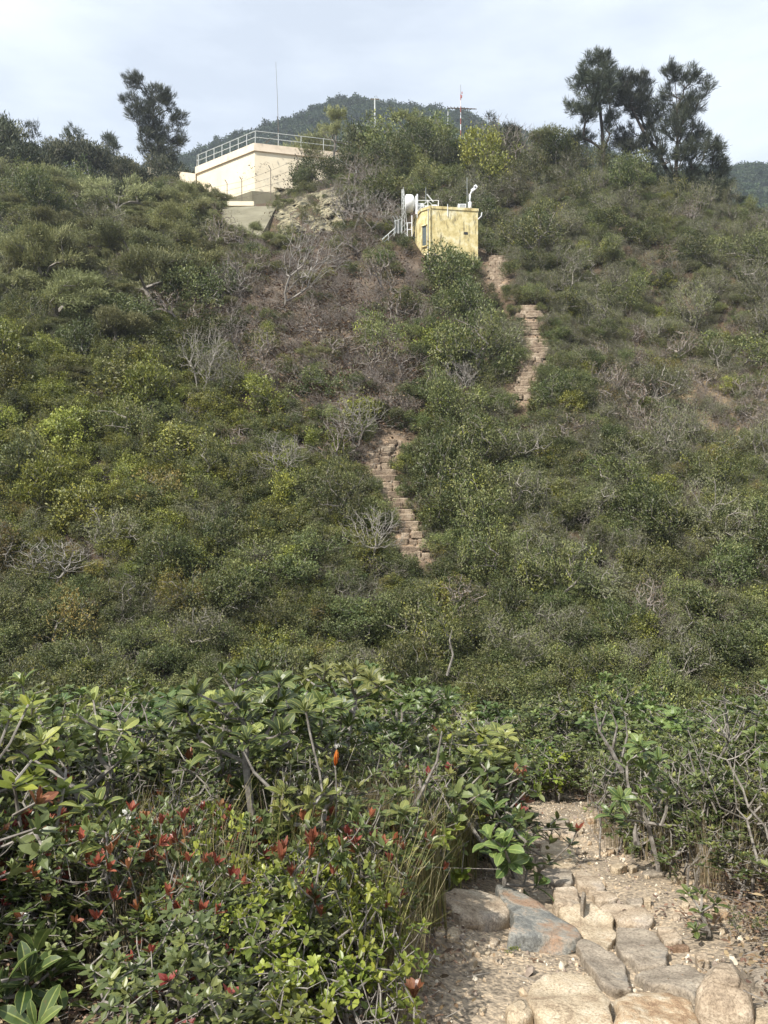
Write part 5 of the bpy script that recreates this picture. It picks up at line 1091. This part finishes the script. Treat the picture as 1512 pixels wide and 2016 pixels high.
DESC.update(FD); CATS.update({k: 'plant' if k == 'lime' else 'shrub' for k in FD})
GRP.update({'big': 'large leaved shrubs in the foreground', 'bigy': 'large leaved shrubs in the foreground', 'red': 'red tipped shrubs in the foreground', 'lime': 'lime leaved plants in the foreground', 'bush': 'small leaved bushes in the foreground', 'stick': 'leafless shrubs in the foreground'})
H_OF = {'big': 1.1, 'bigy': 1.1, 'red': .62, 'lime': .36, 'bush': 1.05, 'stick': 1.1}; R_OF = {'big': .36, 'bigy': .36, 'red': .30, 'lime': .26, 'bush': .36, 'stick': .3}
PATHPOLY = [(850, 2200), (858, 1900), (866, 1760), (900, 1735), (1040, 1700), (1040, 1650), (1015, 1600), (1030, 1580), (1140, 1580), (1160, 1660), (1250, 1700), (1330, 1760), (1420, 1800), (1640, 1850), (1640, 2200)]
def inpoly(px, py, poly):
    c = False; n = len(poly)
    for i in range(n):
        (x1, y1), (x2, y2) = poly[i], poly[(i + 1) % n]
        if (y1 > py) != (y2 > py) and px < (x2 - x1) * (py - y1) / (y2 - y1) + x1: c = not c
    return c
def on_path(x, Yp):
    z = float(Hgt(x, Yp)); px, py = proj((x, Yp, z)); return inpoly(px, py, PATHPOLY) or (Yp < 2.6 and abs(x - .7) < .6)
def put_fg(k, x, Yp, h, r=None, extra=None, var=None, tilt=(0, 0), rz=None):
    pr = FG[k][rng.randint(len(FG[k])) if var is None else var]; sz = h / H_OF[k]; sx = (r / R_OF[k]) if r else sz; z = float(Hgt(x, Yp))
    o = put(pr, FN[k], (x, Yp, z), rng.rand() * 6.28 if rz is None else rz, (sx, sx, sz), wn='stems', ln='leaves', tilt=tilt)
    FG_ITEMS.append(dict(kind=k, o=o, px=756 + F * x / Yp, py=1008 - F * (z + h) / Yp, extra=extra)); ftaken.append((x, Yp, r or sx * R_OF[k]))
    return o
# plants the photo shows most clearly, built one by one: whorls at the places of their crowns
def hero_fg(name, seed, Yp, basepx, trunkpx, whorls, leaf, wd, mat, label, per=9, rtip=.0045, jitd=.08, cat='shrub', grp='large leaved shrubs in the foreground', rmax=.024, top=None, topf=0, open_=.9):
    b = at(*basepx, Yp); gz = float(Hgt(b.x, Yp)); b.z = gz; rg = np.random.RandomState(seed)
    tr = [np.array([0, 0, -.1])] + [np.array(at(a, c, Yp) - b) for a, c in trunkpx]
    T = [np.array(at(a, c, Yp) - b) + np.array([0, rg.normal(0, jitd), 0]) for a, c in whorls]
    p = finish(whorlplant(seed, .3, 1.0, 0, leaf, wd, per, mat, top, topf, targets=T, trunk=tr, rtip=rtip, rmax=rmax, open_=open_), 'stems', 'leaves')
    ftaken.append((b.x, Yp, .12)); return put(p, name, b, 0, 1, label, cat, grp, 'stems', 'leaves')
hero_fg('big_leaf_shrub', 301, 3.4, (500, 1760), [(500, 1700), (495, 1600), (482, 1500), (485, 1450)], [(360, 1410), (400, 1350), (420, 1395), (455, 1345), (465, 1380), (500, 1335), (520, 1395), (540, 1400), (455, 1460), (425, 1460), (560, 1430), (590, 1410), (500, 1430), (380, 1450), (545, 1350), (585, 1445), (470, 1560), (350, 1400), (430, 1330), (480, 1410)], .095, .043, 'leaf_big', 'tall shrub with crowded dark green whorls and stout stem in the left foreground', 10)
hero_fg('big_leaf_shrub', 302, 3.3, (210, 1760), [(205, 1680), (150, 1560), (80, 1480)], [(30, 1400), (55, 1440), (20, 1350), (80, 1370), (150, 1400), (110, 1440), (165, 1395), (95, 1500), (200, 1430), (250, 1430), (10, 1470), (130, 1480), (235, 1500), (190, 1470), (60, 1410)], .088, .033, 'leaf_big_yellow', 'spreading shrub with yellow green edged leaves at the left edge', 8)
hero_fg('big_leaf_shrub', 303, 2.75, (150, 1985), [(152, 1930), (158, 1870), (185, 1760), (190, 1680)], [(190, 1620), (175, 1600), (205, 1630), (150, 1590), (230, 1630), (65, 1690), (130, 1690)], .098, .038, 'leaf_big_yellow', 'shrub with forked pale stem and one bright whorl on top', 8, rtip=.004)
hero_fg('big_leaf_shrub', 304, 2.35, (40, 2040), [(42, 2000), (45, 1960)], [(40, 1905), (62, 1915), (10, 1960), (95, 1925), (20, 1900), (110, 1960), (70, 1990)], .115, .042, 'leaf_big', 'dark long leaved rosettes in the lower left corner', 11, open_=1.1)
hero_fg('big_leaf_shrub', 305, 2.4, (222, 2080), [(224, 2040), (225, 2010)], [(222, 1945), (215, 1975), (245, 2000), (200, 2010)], .115, .045, 'leaf_big_yellow', 'upright whorl of olive leaves near the lower left corner', 10, open_=.55)
hero_fg('big_leaf_shrub', 306, 3.0, (640, 1740), [(638, 1680), (636, 1620)], [(635, 1560), (615, 1550), (655, 1570), (640, 1595), (560, 1560), (550, 1590), (575, 1620), (600, 1400)], .075, .034, 'leaf_big_yellow', 'slender shrub with small bright yellow green whorls right of the tall shrub', 8)
hero_fg('big_leaf_shrub', 307, 4.2, (690, 1700), [(690, 1600), (685, 1480)], [(620, 1320), (645, 1310), (670, 1325), (700, 1315), (730, 1320), (650, 1345), (690, 1350), (720, 1340), (745, 1345), (600, 1345), (665, 1370), (700, 1380)], .09, .028, 'leaf_big_yellow', 'yellowish crown of narrow leaves above the orange bud', 9)
hero_fg('big_leaf_shrub', 308, 4.4, (1300, 1730), [(1295, 1700), (1275, 1620), (1240, 1560)], [(1240, 1510), (1275, 1520), (1285, 1545), (1255, 1560), (1210, 1555), (1300, 1500), (1265, 1480), (1330, 1580), (1200, 1600), (1355, 1600), (1310, 1560), (1240, 1450)], .09, .038, 'leaf_big', 'glossy leaved shrub leaning over the right side of the path', 9)
hero_fg('big_leaf_shrub', 309, 3.9, (990, 1770), [(992, 1740), (1000, 1700)], [(1040, 1665), (1025, 1700), (1060, 1740), (1010, 1640), (1045, 1720), (985, 1650), (960, 1640), (1000, 1690), (975, 1600)], .10, .046, 'leaf_big', 'dark leaved sprouts hanging over the path from the left', 7)
hero_fg('big_leaf_shrub', 310, float(hit(1395, 1850)[1]), (1395, 1850), [(1395, 1835)], [(1390, 1770), (1370, 1775), (1412, 1780), (1385, 1800), (1360, 1815), (1400, 1820), (1375, 1840)], .05, .024, 'leaf_big', 'small dark rosette plant on the gravel at the right', 8, grp='small plants beside the path', cat='plant')
# dead branch, orange bud, white flower heads
def polybranch(name, Yp, lines, label, cat='branch', r=.011, mat='bark_grey', dY=0):
    b = at(lines[0][0][0], lines[0][0][1], Yp); g = Geo()
    for j, ln in enumerate(lines):
        g.tube([tuple(at(a, c, Yp + dY * i + .03 * j) - b) for i, (a, c) in enumerate(ln)], [r * (1 - .75 * i / max(1, len(ln) - 1)) * (1 if j == 0 else .6) for i in range(len(ln))], mat, 6)
    o = g.obj(name); o.location = b; return tag(o, label, cat)
polybranch('fallen_branch', 2.9, [[(290, 1790), (262, 1700), (235, 1640), (215, 1600)], [(240, 1660), (180, 1580), (105, 1520), (40, 1480), (0, 1450)], [(150, 1750), (110, 1640), (70, 1560), (25, 1510)]], 'long grey stem slanting up to the left edge', r=.013, dY=.05)
polybranch('dead_branch', 3.1, [[(530, 1640), (540, 1560), (500, 1520), (480, 1480)]], 'thin dead stem crossing before the stout stem')
polybranch('dead_branch', 5.0, [[(1465, 1760), (1455, 1600), (1440, 1480), (1425, 1370)], [(1450, 1540), (1480, 1460), (1495, 1400)], [(1440, 1480), (1415, 1440), (1395, 1400)]], 'tall pale dead stem near the right edge', r=.018)
polybranch('dead_branch', 5.2, [[(1225, 1520), (1205, 1480), (1180, 1440), (1170, 1390)], [(1205, 1480), (1215, 1430), (1200, 1390)], [(1180, 1440), (1195, 1400)], [(1222, 1500), (1235, 1450), (1230, 1400)]], 'forked pale stems among the bushes right of the path', r=.016)
polybranch('dead_branch', 4.4, [[(1415, 1640), (1410, 1590), (1370, 1530), (1355, 1475)], [(1370, 1530), (1345, 1495)]], 'bare tan stem over the right bushes', r=.012)
polybranch('broken_stump', 4.6, [[(1254, 1662), (1250, 1640), (1252, 1622)]], 'short pale broken stump at the foot of right bushes', 'stump', r=.02, mat='bark_pale')
polybranch('dead_branch', 6.5, [[(880, 1330), (892, 1290), (885, 1262), (890, 1240)]], 'thin pale twig standing before the dark hollow', r=.012)
polybranch('dead_branch', 3.6, [[(800, 1700), (798, 1620), (830, 1560), (860, 1500), (870, 1440)], [(798, 1620), (780, 1560), (750, 1520)], [(830, 1560), (822, 1500)]], 'forked grey stem left of the grass', r=.014)
bq = at(660, 1492, 3.0); bud = empty('flower_bud', tuple(bq), 'bright orange red bud with pale tip above the leaves', 'bud')
g = Geo(); g.tube([(0, 0, -.32), (.004, 0, -.1), (0, 0, -.03)], .003, 'bark_grey', 5); g.obj('stalk', bud)
g = Geo(); rg = np.random.RandomState(3); n = 16; a = rg.rand(n) * 6.28; add_leaves(g, np.tile([[0, 0, -.03]], (n, 1)), np.stack([np.cos(a) * .16 + .12, np.sin(a) * .16, np.ones(n)], 1), np.stack([np.cos(a), np.sin(a), np.zeros(n)], 1), rg.uniform(.042, .06, n), .014, TM_RND, 'flower_orange', rg.rand(n)); g.obj('petals', bud)
g = Geo(); n = 14; a = rg.rand(n) * 6.28; add_leaves(g, np.stack([np.cos(a) * .008 + .006, np.sin(a) * .008, np.full(n, .036)], 1), np.stack([np.cos(a) * .2 + .15, np.sin(a) * .2, np.ones(n)], 1), np.stack([np.cos(a), np.sin(a), np.zeros(n)], 1), .016, .003, TM_DIA, 'flower_white', rg.rand(n)); g.obj('tip', bud)
for (px, py, Yp, r, lab) in [(250, 1607, 2.8, .022, 'cluster of tiny white flowers right of the bright whorl'), (8, 1655, 2.7, .03, 'white flower cluster at the left edge'), (46, 1805, 2.5, .012, 'single small white flower low on the left')]:
    q = at(px, py, Yp); g = Geo(); n = 40; d = nrm(rg.normal(size=(n, 3))) * r * rg.uniform(.4, 1, (n, 1)); add_leaves(g, d, d + rg.normal(0, .01, (n, 3)), rg.normal(size=(n, 3)), .011, .009, TM_RND, 'flower_white', rg.rand(n)); fl = empty('white_flower', tuple(q), lab, 'flower', 'white flowers in the foreground'); g.obj('petals', fl)
    g = Geo(); g.tube([(0, 0, 0), (.01, 0, -.12), (0, .02, -.25)], .002, 'bark_grey', 5); g.obj('stalk', fl)
q = at(815, 1968, 2.3); g = Geo(); n = 8; a = np.arange(n) * 2.4; add_leaves(g, np.zeros((n, 3)), np.stack([np.cos(a) * .5, np.sin(a) * .5, np.ones(n)], 1), np.stack([-np.cos(a), -np.sin(a), np.full(n, .5)], 1), .055, .026, TM_BIG, 'leaf_red', rg.rand(n)); rs = empty('red_sprout', tuple(q), 'bright crimson young leaves by the gravel at the bottom', 'plant'); g.obj('leaves', rs)
g = Geo(); g.tube([(0, 0, 0), (0, .01, -.1), (0, .02, -.3)], .003, 'bark_grey', 5); g.obj('stems', rs)

for px, top, Yp in [(70, 1500, 3.0), (150, 1560, 2.9), (290, 1540, 3.1), (345, 1480, 3.3), (420, 1530, 3.2), (560, 1500, 3.2), (600, 1580, 3.0), (700, 1500, 3.6), (760, 1450, 3.8), (830, 1480, 3.9), (880, 1520, 3.9), (930, 1500, 4.3), (1180, 1450, 4.9), (1290, 1500, 4.8), (1340, 1480, 4.6), (1400, 1450, 4.6), (1480, 1470, 4.4), (250, 1700, 2.7), (500, 1720, 2.7), (720, 1680, 2.9), (380, 1640, 2.8)]:
    x = (px - 756) / F * Yp; put_fg('stick', x, Yp, (1008 - top) / F * Yp - float(Hgt(x, Yp)), rng.uniform(.14, .24))
TOPX = [0, 200, 400, 560, 700, 860, 950, 1080, 1150, 1300, 1512]; TOPY = [1345, 1345, 1345, 1320, 1310, 1345, 1400, 1445, 1390, 1385, 1370]
def free(x, Yp, r, f=.6): return not any((x - a) ** 2 + (Yp - b) ** 2 < (f * (r + c)) ** 2 for a, b, c in ftaken)
def crosses_path(x, Yp, h, r):
    """would this plant hide the open part of the path from the camera?"""
    z = float(Hgt(x, Yp)); px, p0 = proj((x, Yp, z)); p1 = 1008 - F * (z + h) / Yp; rp = F * r * .75 / Yp
    for a in (px - rp, px, px + rp):
        for b in np.linspace(p1, p0, 6):
            if inpoly(a, b, PATHPOLY): return True
    return False
cand = 0
while cand < 4200 and len(FG_ITEMS) < 235:
    cand += 1; Yp = 3.05 + 9.5 * rng.rand() ** 1.25; px = rng.rand() * 1640 - 60; x = (px - 756) / F * Yp; z = float(Hgt(x, Yp))
    h = (1008 - np.interp(px, TOPX, TOPY)) / F * Yp - z
    if Yp > 8.5: h = 1.15
    if 640 < px < 960 and Yp < 3.7: h = min(h, .5)
    elif 600 < px < 1040 and Yp < 4.6: h = min(h, .85)
    h *= rng.uniform(.78, 1.02); h = float(np.clip(h, .5, 1.45))
    u = rng.rand()
    if px < 330: k = 'bigy' if u < .4 else 'big' if u < .62 else 'bush' if u < .82 else 'stick'
    elif px < 1080: k = 'big' if u < .42 else 'bigy' if u < .58 else 'bush' if u < .82 else 'stick'
    else: k = 'big' if u < .36 else 'bush' if u < .82 else 'stick'
    r = rng.uniform(.26, .42) * (1 + .04 * (Yp - 3))
    if on_path(x, Yp) or not free(x, Yp, r, .42) or crosses_path(x, Yp, h, r): continue
    put_fg(k, x, Yp, h, r)
cand = 0; n0 = len(FG_ITEMS)
while cand < 3000 and len(FG_ITEMS) - n0 < 130:      # low plants nearest the camera
    cand += 1; Yp = 2.05 + 1.45 * rng.rand(); px = rng.rand() * 1640 - 90; x = (px - 756) / F * Yp; z = float(Hgt(x, Yp)); py = proj((x, Yp, z))[1]
    k = 'lime' if rng.rand() < (.8 if 420 < px < 860 and Yp < 3.0 else .12) else 'red' if rng.rand() < .75 else 'bush'
    if px > 1200: k = 'bush' if rng.rand() < .7 else 'lime'
    if 700 < px < 1000 and Yp > 2.9: continue
    h = {'lime': rng.uniform(.30, .46), 'red': rng.uniform(.32, .56), 'bush': rng.uniform(.25, .4)}[k]; r = {'lime': .2, 'red': .22, 'bush': .2}[k] * rng.uniform(.8, 1.2)
    top = 1008 - F * (z + h) / Yp
    if px < 330 and Yp < 2.62: continue
    if top < 1560 or on_path(x, Yp) or not free(x, Yp, r, .38) or crosses_path(x, Yp, h, r * .8): continue
    put_fg(k, x, Yp, h, r)
n0 = len(FG_ITEMS); cand = 0
while cand < 2500 and len(FG_ITEMS) - n0 < 54:      # the red tipped shrubs and lime leaves that show between them
    cand += 1; Yp = rng.uniform(2.35, 3.7); px = rng.uniform(-20, 900); x = (px - 756) / F * Yp; z = float(Hgt(x, Yp)); lime = 430 < px and Yp < 2.9 and rng.rand() < .6
    h = rng.uniform(.34, .5) if lime else rng.uniform(.42, .66); top = 1008 - F * (z + h) / Yp
    if top < 1575 or (px < 330 and Yp < 2.62) or on_path(x, Yp) or crosses_path(x, Yp, h, .16) or not free(x, Yp, .2, .22): continue
    put_fg('lime' if lime else 'red', x, Yp, h, rng.uniform(.17, .25))
for px, py, k, h in [(1330, 1745, 'bush', .12), (1300, 1710, 'lime', .08), (1450, 1850, 'bush', .14), (1500, 1880, 'bush', .16), (1245, 1700, 'bush', .14), (1010, 1880, 'lime', .05)]:
    p = hit(px, py); put_fg(k, p[0], p[1], h)
FROWS = [(-999, 1300, 'at foreground back'), (1300, 1345, 'along the bush crest'), (1345, 1380, 'just under the bush crest'), (1380, 1430, 'a little below bush crest'), (1430, 1520, 'between crest and path end'), (1520, 1640, 'level with the path end'), (1640, 1720, 'level with upper path stones'), (1720, 1800, 'level with blue grey slab'), (1800, 1900, 'just above photo bottom'), (1900, 9999, 'at the photo bottom')]
FCOLS = [(-999, 100, 'at left edge'), (100, 260, 'far left'), (260, 420, 'on left'), (420, 580, 'left of centre'), (580, 720, 'near centre'), (720, 860, 'at centre'), (860, 1020, 'left of path end'), (1020, 1180, 'behind path end'), (1180, 1350, 'right of path'), (1350, 9999, 'at right edge')]
autolabel(FG_ITEMS, FROWS, FCOLS)

# grass and low filling growth
tg = [combo(finish(tuft(i, .55, 60, .1, 'grass_blade', .0045)), 'p') for i in range(2)] + [combo(finish(tuft(5 + i, .5, 60, .12, 'grass_dry', .0035)), 'p') for i in range(3)]
pts, rot, scl, pick = [], [], [], []
for _ in range(1300):
    u = rr.rand()
    if u < .25: px, Yp = rr.normal(960, 35), rr.uniform(3.2, 4.2); k = rr.randint(2)
    elif u < .6: px, Yp = rr.normal(715, 42), rr.uniform(3.3, 4.6); k = 2 + rr.randint(3)
    else: px, Yp = rr.rand() * 1600, rr.uniform(2.5, 6); k = 1 + rr.randint(4)
    x = (px - 756) / F * Yp
    if on_path(x, Yp) or (u >= .6 and crosses_path(x, Yp, .4, .1)): continue
    pts.append((x, Yp, float(Hgt(x, Yp)))); rot.append((rr.normal(0, .1), rr.normal(0, .1), rr.rand() * 6.28)); scl.append(rr.uniform(.5, 1.05)); pick.append(k)
scatter('grass', tg, pts, rot, scl, pick, 'thin green and dry grass between the foreground shrubs')
low = [combo(FG['lime'][i], 'p') for i in range(2)] + [combo(FG['bush'][i], 'p') for i in range(3)] + [combo(finish(whorlplant(260 + i, .3, .35, 60, .035, .017, 6, 'leaf_bush', 'leaf_red', .12, tm=TM_RND, rtip=.002, base=.15)), 'p') for i in range(3)] + [combo(FG['stick'][i], 'p') for i in range(2)]
lh = [.36, .36, 1.05, 1.05, 1.05, .35, .35, .35, 1.1, 1.1]; pts, rot, scl, pick = [], [], [], []
for _ in range(4600):
    Yp = 1.95 + 12 * rr.rand() ** 1.5; px = rr.rand() * 3300 - 900; x = (px - 756) / F * Yp
    k = rr.choice(10, p=[.03, .03, .12, .12, .12, .10, .10, .10, .14, .14]); h = rr.uniform(.15, .36) if Yp < 3.2 else rr.uniform(.3, .7)
    if px > 1130 and k in (0, 1, 5, 6, 7): k = 2 + rr.randint(3)
    if px < -60 or px > 1600: h = rr.uniform(.5, 1.0)
    if Yp < 3.6 and k < 8 and rr.rand() < (.85 if 400 < px < 860 else .6): continue
    if px < 330 and Yp < 2.55: continue
    if on_path(x, Yp) or crosses_path(x, Yp, h, .12): continue
    s = h / lh[k]; pts.append((x, Yp, float(Hgt(x, Yp)))); rot.append((rr.normal(0, .15), rr.normal(0, .15), rr.rand() * 6.28)); w_ = max(s, (.7 if k < 8 else .45) if k > 1 else .8); scl.append((w_, w_, s)); pick.append(k)
scatter('ground_cover', low, pts, rot, scl, pick, 'low leafy ground cover and thin stems under the shrubs')

# ------------------------------------------------------------------ air
m = bpy.data.materials.new('haze_air'); m.use_nodes = True; t = m.node_tree; t.nodes.clear(); ov = nn(t, 'ShaderNodeOutputMaterial'); pv = nn(t, 'ShaderNodeVolumePrincipled')
pv.inputs['Color'].default_value = (.80, .88, 1.0, 1); pv.inputs['Density'].default_value = .0006; pv.inputs['Anisotropy'].default_value = .3; t.links.new(pv.outputs[0], ov.inputs['Volume']); MAT['haze_air'] = m
HAZE = True
if HAZE:
    g = Geo(); g.box((0, 340, 72), (2700, 1360, 182), 'haze_air'); tag(g.obj('haze'), 'thin pale haze in the air over the valley', kind='stuff')
0 and print('HUT GROUND', [float(Hgt(a, b)) for a, b in HUT], float(Hgt(-9.5, 59.5)), hb, bpy.data.filepath)
print('THINGS', len(HILL), len(FG_ITEMS))
